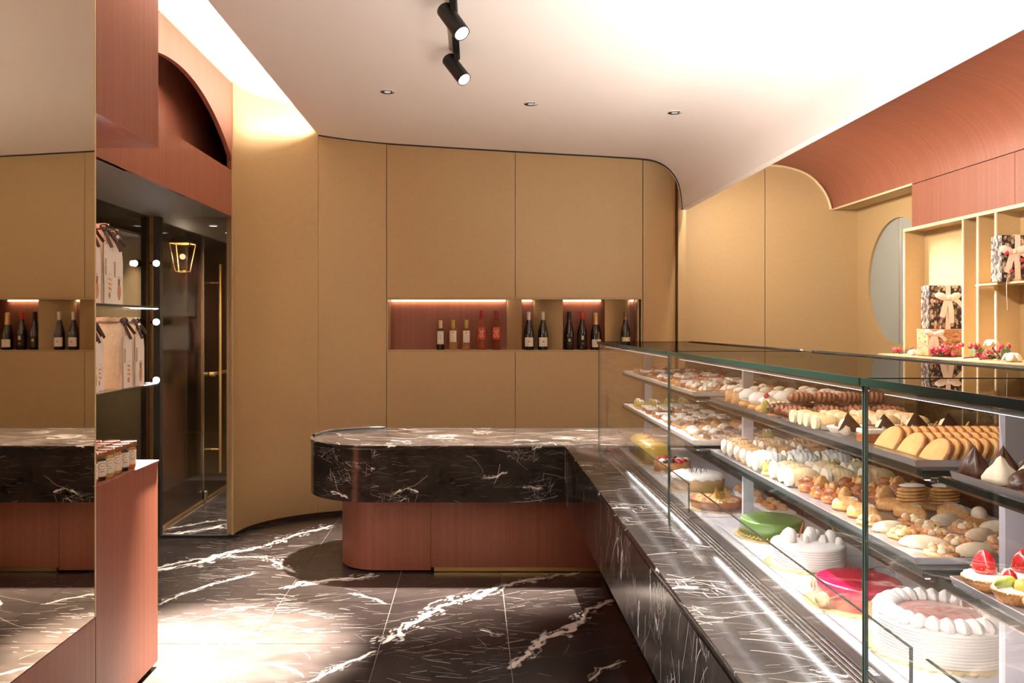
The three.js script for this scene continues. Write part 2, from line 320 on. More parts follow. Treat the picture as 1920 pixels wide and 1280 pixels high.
// wall behind the entrance lobby, walls behind the camera
struct('wall_lobby', slab(-2.3, -1.7, 0, 3.2, 8.6, 8.7), M.gold);
struct('wall_lobby_side', slab(-1.76, -1.72, 0, 3.2, 6.12, 8.6), M.gold);
struct('wall_behind', slab(-2.4, 3.42, 0, 3.2, -2.7, -2.6), M.gold);
struct('wall_entrance_near', slab(-2.4, -1.7, 0, 3.2, -2.6, 1.5), M.gold);

// ---- entrance glazing: pane facing the shop, facade with the glass door
const lobby = struct('window_1', slab(-2.2, -1.69, 0.02, 2.25, 6.045, 6.055), M.glass);
part('window_frame', [slab(-2.245, -2.2, 0, 2.255, 6.02, 6.08), slab(-2.245, -1.69, 0, 0.018, 6.03, 6.07)], M.black, lobby);
part('frame_strip', slab(-2.3, -2.25, 0, 2.255, 6.04, 6.08), M.brass, lobby);
const facade = struct('window_2', slab(-2.276, -2.266, 0.03, 2.255, 1.6, 6.0), M.glassDark);
part('window_frame', [slab(-2.285, -2.255, 0, 0.03, 1.5, 6.0), slab(-2.285, -2.255, 0.03, 2.255, 1.5, 1.6), slab(-2.285, -2.255, 0.03, 2.255, 4.2, 4.24)], M.goldDeep, facade);
const door = struct('door_1', slab(-2.276, -2.266, 0.03, 2.245, 6.1, 8.55), M.glassDark);
part('bottom_rail', slab(-2.284, -2.258, 0, 0.03, 6.1, 8.55), M.brass, door);
part('door_edge', slab(-2.28, -2.262, 0.03, 2.245, 7.2, 7.215), M.chrome, door);
part('door_handle', [cyl(0.013, 0.013, 1.8, 12).translate(-2.19, 0.22, -7.42), cyl(0.009, 0.009, 0.085, 10).rotateZ(Math.PI / 2).translate(-2.185, 1.86, -7.42), cyl(0.009, 0.009, 0.085, 10).rotateZ(Math.PI / 2).translate(-2.185, 0.42, -7.42)], M.brass, door);
part('latch_bar', [slab(-2.262, -2.235, 1.06, 1.085, 7.45, 8.4, 0.006), cyl(0.02, 0.02, 0.04, 14).rotateZ(Math.PI / 2).translate(-2.22, 1.072, -7.36)], M.brass, door);
part('hinge_fitting', [cyl(0.02, 0.02, 0.05, 12).translate(-2.25, 0.03, -7.2), new THREE.SphereGeometry(0.022, 12, 8).translate(-2.25, 0.09, -7.2)], M.chrome, door);

// ---- the street beyond the facade
struct('floor_street', slab(-8, -2.29, -0.14, -0.02, -2.6, 12), M.outside);
{
  const s = poly([[-2.6, 0], [12, 0], [12, 5.5], [-2.6, 5.5]]);
  for (const d of [7.4, 10.2]) { const h = new THREE.Path(); h.moveTo(d - 0.7, 0.001); h.lineTo(d - 0.7, 2.2); h.absarc(d, 2.2, 0.7, Math.PI, 0, true); h.lineTo(d + 0.7, 0.001); h.closePath(); s.holes.push(h); }
  struct('wall_street', sideExtrude(s, -6.3, -6), M.outside);
  struct('wall_street_far', [slab(-8, -2.3, 0, 5.5, 12, 12.2), slab(-8, -7.8, 0, 5.5, 6, 12)], M.outside);
}

// ================================================================ fixed light fittings of the room
{ // cove at the left: strip lying on the ceiling's edge, shining up
  const t = thing('cove_light_strip', 'glowing light strip hidden above the left edge of the pale ceiling', 'light', -1.185, 3.01, -2.5);
  part('profile', slab(-0.02, 0.02, 0, 0.006, -4.2, 4.0), M.steel, t);
  part('diffuser', slab(-0.015, 0.015, 0.006, 0.011, -4.2, 4.0), glow(WARM, 6), t);
  area('cove_light', 8.2, 0.03, WARM, LEVEL.cove, [-1.185, 3.028, -2.5], [-0.7, 0.7, 0], [0, 0, 1]);
}

{ // behind the ceiling's free edge at the right: strip shining sideways on the vault and the rear wall
  const t = thing('edge_light_strip', 'glowing light strip behind the free right edge of the ceiling', 'light', 1.74, 2.56, -6.5);
  part('profile', slab(-0.026, -0.012, -0.012, 0.012, -0.7, 0.38), M.steel, t);
  part('diffuser', slab(-0.012, -0.006, -0.009, 0.009, -0.7, 0.38), glow(WARM, 6), t);
  area('edge_light', 1.05, 0.03, WARM, LEVEL.edge, [1.745, 2.56, -6.34], [1, -0.6, 0], [0, 0, 1]);
}
// niche strips
for (const [x0, x1] of [[-0.675, 0.262], [0.392, 0.48], [0.725, 1.042], [1.28, 1.31]]) {
  const t = thing('niche_light_strip', x0 < -0.5 ? 'long glowing light strip at the top left of the bottle niche' : x0 < 0.5 ? 'short glowing light strip above the first bird-label bottle' : x0 < 1 ? 'glowing light strip above the three bottles in the niche' : 'shortest glowing light strip at the right end of the bottle niche', 'light', (x0 + x1) / 2, NH1, -(WD + 0.185), 'light strips of the bottle niche');
  const w = (x1 - x0) / 2;
  part('diffuser', slab(-w, w, -0.012, 0, -0.008, 0.008), glow(WARMER, 5), t);
  area('niche_light', 2 * w, 0.02, WARMER, LEVEL.niche, [(x0 + x1) / 2, NH1 - 0.014, -(WD + 0.183)], [0, -1, -0.5], [1, 0, 0]);
}
// three recessed downlights over the counter
[[-0.53, 2.934, 5.29, 'left'], [0.36, 2.88, 5.37, 'middle'], [1.26, 2.828, 5.38, 'right']].forEach(([x, h, d, where]) => {
  const t = thing('recessed_downlight', where + ' one of the three round recessed downlights in the pale ceiling', 'light', x, h, -d, 'recessed ceiling downlights');
  part('ring', new THREE.TorusGeometry(0.046, 0.004, 8, 36).rotateX(Math.PI / 2), M.ceiling, t);
  part('reflector', [lathe([[0.044, 0.0], [0.034, 0.012], [0.022, 0.02]], 32).translate(0, -0.004, 0), new THREE.CylinderGeometry(0.045, 0.045, 0.002, 32)], M.blackMetal, t);
  part('lens', new THREE.CylinderGeometry(0.02, 0.02, 0.003, 20).translate(0, -0.003, 0), glow(WARM, 0.6), t);
  spot('downlight', WARM, LEVEL.down, 0.46, 0.6, [x, h - 0.03, -d], [x, 0.2, -d - (where === 'left' ? 0.05 : 0.28)], 1.2);
});
// ceiling track with cylinder spotlights
{
  const t = thing('light_track', 'black track fixed to the ceiling carrying the cylinder spotlights', 'track', -0.088, 2.905, -2.2);
  part('rail', slab(-0.017, 0.017, -0.02, 0.012, -2.2, 2.3, 0.003), M.blackMetal, t);
}
const trackSpots = [[3.67, 0.86, 2.75], [4.36, 0.95, 3.4], [2.7, 0.8, 2.0], [1.7, 0.7, 1.9]];  // the last two hang out of view, placed to light the display case
trackSpots.forEach(([d, ax, ad], i) => {
  const from = new THREE.Vector3(-0.088, 2.795, -d), to = new THREE.Vector3(ax, 1.2, -ad), dir = to.clone().sub(from).normalize();
  const t = thing('track_spotlight', ['near black cylinder spotlight on the ceiling track, tilted right', 'far black cylinder spotlight at the end of the ceiling track'][i] ?? (i === 2 ? 'third black cylinder spotlight counted from the far end of the track, out of view' : 'black cylinder spotlight on the ceiling track nearest the viewer, out of view'), 'spotlight', ...from.toArray(), 'track spotlights');
  const q = new THREE.Quaternion().setFromUnitVectors(new THREE.Vector3(0, -1, 0), dir), turn = (g) => g.applyQuaternion(q);
  part('body', turn(lathe([[0, 0.085], [0.034, 0.085], [0.036, 0.082], [0.036, -0.085], [0.0335, -0.087], [0.031, -0.08], [0, -0.08]], 32)), M.blackMetal, t);
  part('lens', turn(new THREE.CylinderGeometry(0.03, 0.03, 0.004, 24).translate(0, -0.083, 0)), glow(NEUTRAL, 14), t);
  part('stem', slab(-0.012, 0.012, 0.0, 0.089, -0.012, 0.012), M.blackMetal, t);
  const f = from.clone().addScaledVector(dir, 0.1);
  spot('track_light', NEUTRAL, LEVEL.track, 0.42, 0.7, f.toArray(), to.toArray(), 1.4);
});
{ // unseen spotlight in the cove slot, placed to light the floor below
  const t = thing('unseen_cove_spotlight', 'small black unseen spotlight in the cove slot, lighting the floor by the jar cabinet', 'spotlight', -1.3, 3.1, -4.25);
  part('body', cyl(0.03, 0.03, 0.085, 20), M.blackMetal, t);
  part('lens', new THREE.CylinderGeometry(0.026, 0.026, 0.003, 20).translate(0, -0.002, 0), glow(WARM, 6), t);
  spot('unseen_cove_spot', WARM, LEVEL.floorSpot, 0.25, 1, [-1.3, 3.06, -4.25], [-1.22, 0, -3.98], 1);
}
{ // added fill panel under the ceiling, behind the viewer
  const t = thing('added_fill_panel', 'added flat fill light panel under the ceiling behind the viewer', 'light', 0.1, 2.86, 0.6);
  part('frame', slab(-0.72, 0.72, 0.008, 0.03, -0.62, 0.62), M.steel, t);
  part('diffuser', slab(-0.7, 0.7, 0, 0.01, -0.6, 0.6), glow(WARM, 3), t);
  area('added_fill_light', 1.4, 1.2, WARM, LEVEL.fill, [0.1, 2.85, 0.6], [0, -1, 0], [1, 0, 0]);
}
// entrance lobby downlights
[[-1.98, 6.53], [-2.0, 7.02], [-1.98, 4.4]].forEach(([x, d], i) => {
  const t = thing('lobby_downlight', ['nearer small round downlight seen through the entrance pane', 'farther small round downlight seen through the entrance pane', 'small round downlight in the entrance soffit behind the shelves'][i], 'light', x, 2.25, -d, 'entrance downlights');
  part('ring', new THREE.TorusGeometry(0.034, 0.004, 8, 28).rotateX(Math.PI / 2), M.soffit, t);
  part('lens', new THREE.CylinderGeometry(0.031, 0.031, 0.004, 24), glow(WARM, 3), t);
  spot('lobby_light', WARM, LEVEL.entrance, 0.8, 0.7, [x, 2.235, -d], [x, 0, -d]);
});
// ================================================================ counter
{
  const t = thing('marble_counter', 'L-shaped black marble counter with rounded left end on a wooden plinth', 'counter');
  const top = new THREE.Shape();
  top.moveTo(0.53, -1.5); top.lineTo(0.53, 5.0); top.lineTo(-0.6, 5.0);
  for (let i = 1; i <= 40; i++) { const a = -Math.PI / 2 - Math.PI * i / 40; top.lineTo(-0.6 + 0.425 * Math.cos(a), 5.425 + 0.425 * Math.sin(a)); }
  top.lineTo(1.3, 5.85); top.lineTo(1.3, -1.5); top.closePath();
  part('worktop', metric(toCreasedNormals(planExtrude(top, 0.77, 0.795, 0.003), 0.6)), M.marble, t);
  const end = toCreasedNormals(new THREE.CylinderGeometry(0.421, 0.421, 0.307, 48, 1, false, Math.PI, Math.PI), 0.6).rotateY(0).translate(-0.6, 0.463 + 0.1535, -5.425);
  { const p = end.attributes.position, uv = end.attributes.uv; for (let i = 0; i < p.count; i++) uv.setXY(i, Math.atan2(p.getZ(i) + 5.425, p.getX(i) + 0.6) * 0.42 + 0.7, p.getY(i) + 0.3); }
  part('rounded_end_panel', end, M.marble, t);
  part('front_panel', metric(slab(-0.598, 0.532, 0.463, 0.77, 5.004, 5.845), 1, 0.2, 0.15), M.marble, t);
  part('side_panel', metric(slab(0.534, 0.6, 0.463, 0.77, -1.5, 5.003)), M.marbleUp, t);
  part('inner_panel', metric(slab(0.6, 1.29, 0.463, 0.77, -1.5, 5.845)), M.marble, t);
  const lip = []; for (let i = 0; i <= 20; i++) { const a = Math.PI * (0.5 + 0.5 * i / 20); lip.push([-0.6 + 0.41 * Math.cos(a), 0.8, -5.425 - 0.41 * Math.sin(a)]); }
  part('raised_lip', tube(lip, 0.009, 6, 40), M.marble, t);
  // wooden plinth
  const pl = new THREE.Shape(); pl.moveTo(-0.26, 5.2); pl.lineTo(-0.58, 5.2);
  for (let i = 1; i <= 30; i++) { const a = -Math.PI / 2 - Math.PI * i / 30; pl.lineTo(-0.58 + 0.25 * Math.cos(a), 5.45 + 0.25 * Math.sin(a)); }
  pl.lineTo(-0.26, 5.7); pl.closePath();
  const pg = toCreasedNormals(planExtrude(pl, 0.012, 0.463), 0.6); { const p = pg.attributes.position, uv = pg.attributes.uv; for (let i = 0; i < p.count; i++) uv.setXY(i, p.getX(i) > -0.58 ? p.getX(i) : -0.58 - 0.25 * (Math.atan2(p.getZ(i) + 5.45, -(p.getX(i) + 0.58)) - Math.PI / 2) * -1, p.getY(i)); }
  part('plinth', pg, M.wood, t);
  part('plinth_board', [metric(slab(-0.258, 1.2, 0.03, 0.463, 5.2, 5.7)), metric(slab(0.77, 1.2, 0.02, 0.463, -1.5, 5.2))], M.wood, t);
  part('kick_strip', slab(-0.24, 1.2, 0.004, 0.03, 5.206, 5.24), M.brass, t);
  part('kick_base', [slab(-0.5, 1.15, 0, 0.03, 5.25, 5.65), slab(0.8, 1.15, 0, 0.02, -1.5, 5.25)], M.black, t);
}
// ================================================================ left: mirror cabinet, jar cabinet, glass shelves
{
  const t = thing('mirror_cabinet', 'tall cabinet faced with a smoked mirror at the left edge', 'cabinet');
  part('carcass', metric(slab(-1.72, -1.391, 0.0, 3.15, -1.0, 3.14)), M.wood, t);
  part('mirror', slab(-1.39, -1.385, 0.43, 3.14, -1.0, 3.14), M.mirror, t);
  part('base_panel', metric(slab(-1.391, -1.384, 0.02, 0.426, -1.0, 3.142)), M.wood, t);
  part('edge_trim', slab(-1.389, -1.3835, 0.43, 3.14, 3.14, 3.147), M.paleEdge, t);
}
{
  const t = thing('jar_cabinet', 'low reddish wooden cabinet carrying the rows of jars', 'cabinet');
  part('body', metric(slab(-1.72, -1.386, 0.025, 0.9, 3.152, 3.768)), M.wood, t);
  part('base', slab(-1.7, -1.41, 0, 0.025, 3.152, 3.75), M.black, t);
  part('top_board', metric(slab(-1.724, -1.382, 0.9, 0.905, 3.152, 3.772)), M.woodAcross, t);
}
{
  const t = thing('hanging_cupboard', 'reddish wooden box cupboard hanging above the bag shelves', 'cupboard');
  part('body', metric(slab(-1.72, -1.384, 2.285, 3.16, 3.152, 3.768)), M.wood, t);
  part('bottom_board', metric(slab(-1.72, -1.384, 2.275, 2.285, 3.152, 3.768)), M.woodAcross, t);
}
for (const [h, w] of [[1.578, 'upper'], [1.243, 'lower']]) {
  const t = thing('glass_shelf', w + ' glass shelf carrying a row of paper bags', 'shelf', 0, h, 0, 'glass shelves by the entrance');
  part('pane', slab(-1.72, -1.39, -0.01, 0, 3.141, 3.77), M.glass, t);
  part('pane_edge', [slab(-1.39, -1.384, -0.01, 0, 3.15, 3.772), slab(-1.72, -1.384, -0.01, 0, 3.768, 3.774)], M.glassEdgeDark, t);
}
// ================================================================ glazed display cases on the counter
const MODULES = [
  { d0: 3.078, d1: 4.8, s0: 3.16, s1: 4.7, post: 4.69, label: 'far section of the glass pastry display with the yellow loaf cake' },
  { d0: 1.538, d1: 3.072, s0: 1.556, s1: 2.985, post: 2.995, label: 'middle section of the glass pastry display with the green and white cakes' },
  { d0: -0.4, d1: 1.532, s0: -0.2, s1: 1.5, post: 1.53, label: 'near section of the glass pastry display with the strawberry tarts' },
];
const SH1 = 1.235, SH2 = 1.055, DECK = 0.81;
MODULES.forEach((m, k) => {
  const t = thing('display_case', m.label, 'display case', 0, 0, 0, 'glass display cases'), { d0, d1 } = m;
  const fg = part('front_glass', slab(0.697, 0.703, 0.797, 1.39, d0, d1), M.glass, t);
  for (const e of [d1 - 0.0015, d0]) part('glass_edge', slab(0.6965, 0.7035, 0.797, 1.39, e, e + 0.0015), M.glassEdgeGrey, fg);
  const tg = part('top_glass', slab(0.694, 1.186, 1.392, 1.404, d0, d1), M.glassTop, t);
  part('glass_edge', [slab(0.69, 0.694, 1.391, 1.405, d0, d1)], M.glassEdge, tg);
  part('glass_edge', [slab(1.186, 1.19, 1.391, 1.405, d0, d1), slab(0.69, 1.19, 1.391, 1.405, d1 - 0.001, d1 + 0.002)], M.glassEdgeDark, tg);
  part('rear_glass', slab(1.18, 1.186, 0.812, 1.39, d0 + 0.004, d1 - 0.004), M.glassRear, t);
  part('end_glass', slab(0.706, 1.178, 0.812, 1.388, d1 - 0.012, d1 - 0.006), M.glass, t);
  part('steel_profile', [0, 1, 2].map((i) => slab(0.745 + i * 0.0105, 0.7535 + i * 0.0105, 0.796, 0.804 + 0.002 * i, d0 + 0.003, d1 - 0.003, 0.002)), M.chrome, t);
  part('black_profile', slab(0.777, 0.81, 0.796, 0.809, d0 + 0.003, d1 - 0.003, 0.002), M.blackMetal, t);
  const n = 3, w = (d1 - d0) / n;
  for (let i = 0; i < n; i++) part('deck_plate', slab(0.812, 1.178, 0.797, DECK, d0 + i * w + 0.003, d0 + (i + 1) * w - 0.002), M.steelDeck, t);
  const gd = part('price_rail_glass', slab(0.79, 0.794, 0.809, 0.914, m.s0, m.s1), M.glass, t);
  part('glass_edge', [slab(0.7895, 0.7945, 0.914, 0.9165, m.s0, m.s1), slab(0.789, 0.795, 0.809, 0.9165, m.s0 - 0.003, m.s0)], M.glassEdgeDark, gd);
  part('post', slab(0.935, 0.97, DECK, 1.391, m.post - 0.02, m.post - 0.002), M.postWhite, t);
  for (const [h, edge] of [[SH1, 'upper'], [SH2, 'lower']]) {
    const s = part('shelf', slab(0.815, 1.165, h - 0.01, h, m.s0, m.s1), M.glass, t);
    part('glass_edge', [slab(0.812, 0.815, h - 0.0105, h + 0.0005, m.s0, m.s1), slab(0.812, 1.165, h - 0.0105, h + 0.0005, m.s0 - 0.003, m.s0)], M.glassEdgeDark, s);
    for (const b of [m.post - 0.03, m.s0 + 0.06]) part('bracket', slab(0.84, 1.15, h - 0.024, h - 0.0105, b - 0.006, b + 0.006, 0.002), M.chrome, s);
  }
  // light bars: under the front edge of the top glass and under the front of both shelves
  const len = m.s1 - m.s0 - 0.02, mid = -(m.s0 + m.s1) / 2;
  const bars = [[0.716, 1.386, LEVEL.case, [0.75, -1, 0]], [0.828, SH1 - 0.012, LEVEL.caseShelf, [0.6, -1, 0]], [0.828, SH2 - 0.012, LEVEL.caseDeck, [0.35, -1, 0]]];
  for (const [x, h, level, dir] of bars) {
    const b = part('light_bar', slab(x - 0.008, x + 0.006, h - 0.006, h, -mid - len / 2, -mid + len / 2), M.chrome, t);
    part('light_diffuser', slab(x - 0.003, x + 0.005, h - 0.0075, h - 0.006, -mid - len / 2, -mid + len / 2), glow(CASE, 4), b);
    area('case_light', len, 0.012, CASE, level, [x + 0.002, h - 0.01, mid], dir, [0, 0, 1]);
  }
  // added bar, rear top edge: stands in for spotlight reflections on the ceiling
  const u = part('added_rear_light_bar', slab(1.19, 1.2, 1.385, 1.409, d0 + 0.05, d1 - 0.05), M.chrome, t);
  part('light_diffuser', slab(1.2, 1.222, 1.395, 1.398, d0 + 0.05, d1 - 0.05), glow(NEUTRAL, 1.5), u);
  area('added_case_uplight', d1 - d0 - 0.1, 0.02, NEUTRAL, LEVEL.up[k], [1.211, 1.4, -(d0 + d1) / 2], [-0.15, 1, 0], [0, 0, 1]);
});
{ // maker's lettering on the black profile of the middle case
  const tx = canvasTex(256, 64, (c, w, h) => { c.fillStyle = '#1b1815'; c.fillRect(0, 0, w, h); c.fillStyle = '#e6e2dc'; c.font = 'bold 56px sans-serif'; c.textAlign = 'center'; c.textBaseline = 'middle'; c.fillText('CIAM', w / 2, h / 2 + 3); });
  const g = new THREE.PlaneGeometry(0.075, 0.019).rotateX(-Math.PI / 2).rotateY(-Math.PI / 2).translate(0.7945, 0.8094, -1.71);
  part('maker_lettering', g, std({ map: tx, roughness: 0.5 }), scene.getObjectByName('display_case_001'));
}

// ================================================================ trays
const paperWhite = std({ color: 0xf1ede6, roughness: 0.85 });
function tray(label, d0, d1, h, mat, x0 = 0.818, x1 = 1.16) {
  const t = thing('serving_tray', label, 'tray', (x0 + x1) / 2, h, -(d0 + d1) / 2, 'pastry trays'), w = (x1 - x0) / 2, l = (d1 - d0) / 2;
  part('plate', slab(-w + 0.006, w - 0.006, 0.001, 0.004, -l + 0.006, l - 0.006), mat, t);
  const lip = (a, b, c, d, ax, sgn) => { const g = new THREE.BoxGeometry(a, b, c); return g; };
  const H = 0.014, side = [[0, l, 2 * w, 0.0016, -0.35, 0], [0, -l, 2 * w, 0.0016, 0.35, 0], [w, 0, 0.0016, 2 * l, 0, 0.35], [-w, 0, 0.0016, 2 * l, 0, -0.35]];
  part('lip', side.map(([x, z, a, b, rx, rz]) => new THREE.BoxGeometry(a, H, b).rotateX(-rx).rotateZ(-rz).translate(x, H / 2 + 0.001, z)), mat, t);
  return t;
}
const trayTop = 0.004;
tray('white paper-lined tray of small cakes on the upper far shelf', 3.2, 4.66, SH1, paperWhite);
tray('white paper-lined tray of small cakes on the lower far shelf', 3.2, 4.66, SH2, paperWhite);
tray('steel tray with chocolate pastries and cream rolls, upper middle shelf', 1.588, 2.96, SH1, M.steel);
tray('steel tray with puff pastries and nut biscuits, lower middle shelf', 1.588, 2.96, SH2, M.steel);
tray('steel tray with dark and white meringue kisses', 0.9, 1.47, SH1, M.steel);
tray('steel tray with strawberry and fruit tartlets', 0.9, 1.47, SH2, M.steel);

// ================================================================ pastry making
const mottle = (base, amp, f = 0.09, spots) => dataTex(128, 128, (x, y) => {
  const v = (noise3(x * f, y * f, base[0]) * 0.6 + noise3(x * f * 3, y * f * 3, base[1]) * 0.4) * amp + (rnd() - 0.5) * amp * 0.5, s = spots && noise3(x * 0.3, y * 0.3, 8) > 0.6;
  return s ? spots : [base[0] + v, base[1] + v, base[2] + v * 0.9];
});
const P = {
  crust: std({ map: mottle([196, 134, 74], 34), roughness: 0.65 }),
  brown: std({ map: mottle([168, 96, 46], 36), roughness: 0.45, clearcoat: 0.3 }),
  golden: std({ map: mottle([214, 160, 92], 30), roughness: 0.5, clearcoat: 0.2 }),
  pale: std({ map: mottle([236, 208, 160], 16), roughness: 0.7 }),
  biscuit: std({ map: mottle([222, 180, 118], 14), roughness: 0.75 }),
  cream: std({ color: 0xf6ead2, roughness: 0.6 }),
  white: std({ color: 0xf7f3ec, roughness: 0.7 }),
  sugar: std({ map: mottle([246, 242, 236], 10, 0.3), roughness: 0.95 }),
  choc: std({ map: mottle([78, 46, 34], 10), roughness: 0.4, clearcoat: 0.2 }),
  chocCream: std({ map: mottle([140, 86, 62], 14), roughness: 0.55 }),
  nut: std({ map: mottle([206, 158, 104], 44, 0.25, [240, 222, 190]), roughness: 0.8 }),
  almond: std({ map: mottle([240, 220, 184], 10), roughness: 0.6 }),
  red: std({ map: mottle([196, 30, 36], 22), roughness: 0.25, clearcoat: 0.9 }),
  redGlaze: std({ color: 0xc2183f, roughness: 0.12, clearcoat: 1 }),
  green: std({ map: mottle([104, 146, 74], 5), roughness: 0.28, clearcoat: 0.5 }),
  kiwi: std({ map: mottle([188, 200, 92], 14), roughness: 0.35, clearcoat: 0.6 }),
  melon: std({ map: mottle([218, 228, 176], 10), roughness: 0.35, clearcoat: 0.6 }),
  berry: std({ color: 0x20141c, roughness: 0.2, clearcoat: 0.8 }),
  yellow: std({ map: mottle([228, 190, 84], 6), roughness: 0.35, clearcoat: 0.5 }),
  tan: std({ map: mottle([206, 168, 118], 10), roughness: 0.6 }),
  board: std({ color: 0xd8c48c, roughness: 0.35, metalness: 0.55 }),
  pistachio: std({ map: mottle([176, 160, 72], 50, 0.4), roughness: 0.8 }),
};
function smooth(geo) {
  const g = geo.clone(); for (const k of Object.keys(g.attributes)) if (k !== 'position') g.deleteAttribute(k);
  const m = mergeVertices(g, 1e-5); m.computeVertexNormals();
  const p = m.attributes.position, uv = new Float32Array(p.count * 2); for (let i = 0; i < p.count; i++) { uv[2 * i] = (p.getX(i) + p.getZ(i) * 0.4) * 12; uv[2 * i + 1] = (p.getY(i) + p.getZ(i) * 0.7) * 12; }
  m.setAttribute('uv', new THREE.BufferAttribute(uv, 2)); return m;
}
let bs = 0;
function blob(rx, ry, rz, amp = 0.12, f = 2.2, detail = 3, flat = true) {
  const g = new THREE.IcosahedronGeometry(1, detail), p = g.attributes.position, k = bs++ * 3.7;
  for (let i = 0; i < p.count; i++) {
    const x = p.getX(i), y = p.getY(i), z = p.getZ(i), r = 1 + amp * noise3(x * f + k, y * f, z * f);
    p.setXYZ(i, x * r * rx, flat ? Math.max(0, (y * r * 0.75 + 0.25)) * ry : y * r * ry, z * r * rz);
  }
  return smooth(g);
}
// a body of revolution round y with lobes, twisted
function lobed(profile, lobes, depth, twist = 0, n = 48) {
  const g = lathe(profile, n), p = g.attributes.position, H = profile[profile.length - 1][1] || 1;
  for (let i = 0; i < p.count; i++) { const x = p.getX(i), y = p.getY(i), z = p.getZ(i), a = Math.atan2(z, x), r = Math.hypot(x, z), q = r * (1 + depth * Math.cos(lobes * a + twist * y / H)); p.setXYZ(i, Math.cos(a) * q, y, Math.sin(a) * q); }
  return smooth(g);
}
function ridged(len, r, ridges, depth, squash = 0.8) {               // piped swirl lying along x
  const pts = []; for (let i = 0; i <= 28; i++) { const t = i / 28, e = Math.sin(Math.PI * Math.min(1, Math.max(0, t))) ** 0.45; pts.push([r * e + 1e-4, (t - 0.5) * len]); }
  const g = lathe(pts, 26).rotateZ(Math.PI / 2), p = g.attributes.position;
  for (let i = 0; i < p.count; i++) { const x = p.getX(i), y = p.getY(i), z = p.getZ(i), a = Math.atan2(z, y), k = 1 + depth * Math.cos(ridges * x / len * 6.283 + a * 1.5); p.setXYZ(i, x, y * k * squash + r * squash * 0.95, z * k); }
  return smooth(g);
}
const make = {
  nutPuff(t) { part('shell', blob(0.034, 0.05, 0.036, 0.14, 3), P.nut, t); part('filling', blob(0.02, 0.016, 0.022, 0.1).translate(-0.008, 0.04, 0), P.cream, t); for (let i = 0; i < 7; i++) part('nut_flake', new THREE.SphereGeometry(0.008, 6, 4).scale(1, 0.5, 0.7).rotateY(rr(0, 6)).translate(rr(-0.026, 0.026), rr(0.03, 0.05), rr(-0.026, 0.026)), P.nut, t); },
  sugarPuff(t) { part('base', blob(0.036, 0.024, 0.036, 0.1), P.golden, t); part('filling', new THREE.TorusGeometry(0.024, 0.008, 8, 20).rotateX(Math.PI / 2).translate(0, 0.024, 0), P.cream, t); part('cap', blob(0.034, 0.032, 0.034, 0.08).translate(0, 0.024, 0), P.sugar, t); },
  redPuff(t) { part('base', blob(0.034, 0.026, 0.034, 0.1), P.golden, t); part('filling', lobed([[0.001, 0], [0.026, 0.002], [0.022, 0.014], [0.01, 0.024], [0.001, 0.028]], 7, 0.12, 1).translate(0, 0.022, 0), P.white, t); part('cherry', new THREE.SphereGeometry(0.009, 12, 8).translate(-0.006, 0.046, 0.008), P.red, t); },
  pistachioRoll(t) { part('roll', ridged(0.085, 0.02, 5, 0.05, 0.95), P.pale, t); part('filling', blob(0.012, 0.02, 0.014, 0.1, 2, 3, false).translate(-0.04, 0.02, 0), P.pistachio, t); },
  chocSwirl(t) { part('base', blob(0.043, 0.016, 0.024, 0.06), P.choc, t); part('piped_cream', ridged(0.084, 0.022, 6, 0.14).translate(0, 0.01, 0), P.chocCream, t); },
  darkSwirl(t) { part('base', blob(0.043, 0.014, 0.024, 0.06), P.brown, t); part('piped_cream', ridged(0.086, 0.021, 7, 0.13).translate(0, 0.008, 0), P.choc, t); },
  creamRoll(t) {
    part('pastry_tube', ridged(0.09, 0.026, 8, 0.03, 1), P.pale, t);
    part('cream_end', new THREE.CylinderGeometry(0.024, 0.024, 0.012, 20).rotateZ(Math.PI / 2).translate(-0.04, 0.026, 0), P.cream, t);
    part('sugar_dusting', smooth(new THREE.CylinderGeometry(0.0278, 0.0278, 0.07, 20, 4, true, Math.PI * 0.1, Math.PI * 0.8).rotateZ(Math.PI / 2).rotateX(Math.PI).translate(0.006, 0.0255, 0)), P.sugar, t);
  },
  discTart(t) { part('tart_shell', lobed([[0.0001, 0], [0.026, 0], [0.036, 0.014], [0.033, 0.016], [0.0001, 0.015]], 18, 0.02), P.white, t); part('chocolate_disc', lathe([[0.0001, 0.019], [0.017, 0.0185], [0.018, 0.016], [0.018, 0.014]], 24), P.chocCream, t); },
  chocHorn(t) { const g = new THREE.ConeGeometry(0.032, 0.075, 20, 4, true).rotateZ(Math.PI / 2 + 0.45).translate(0.004, 0.03, 0); part('horn', smooth(g), P.choc, t); part('filling', blob(0.02, 0.026, 0.026, 0.1, 2, 3, false).translate(0.03, 0.03, 0), P.cream, t); part('wafer', new THREE.CylinderGeometry(0.026, 0.026, 0.003, 20).rotateZ(Math.PI / 2 + 0.5).translate(-0.02, 0.026, 0.014), P.tan, t); },
  archBiscuit(t) {
    const s = new THREE.Shape(); s.moveTo(-0.036, 0); s.lineTo(-0.036, 0.014); s.absellipse(0, 0.014, 0.036, 0.034, Math.PI, 0, true); s.lineTo(0.036, 0); s.closePath();
    const e = (sh, d, b) => new THREE.ExtrudeGeometry(sh, { depth: d, bevelEnabled: true, bevelSize: b, bevelThickness: b, bevelSegments: 2, curveSegments: 14 }).rotateY(Math.PI / 2);
    part('biscuit', e(s, 0.005, 0.0025).rotateZ(-0.6).translate(0, 0.003, 0), P.biscuit, t);
    const rim = []; for (let i = 0; i <= 16; i++) { const a = Math.PI * i / 16; rim.push([0.0035, 0.014 + 0.036 * Math.sin(a), -0.0375 * Math.cos(a)]); }
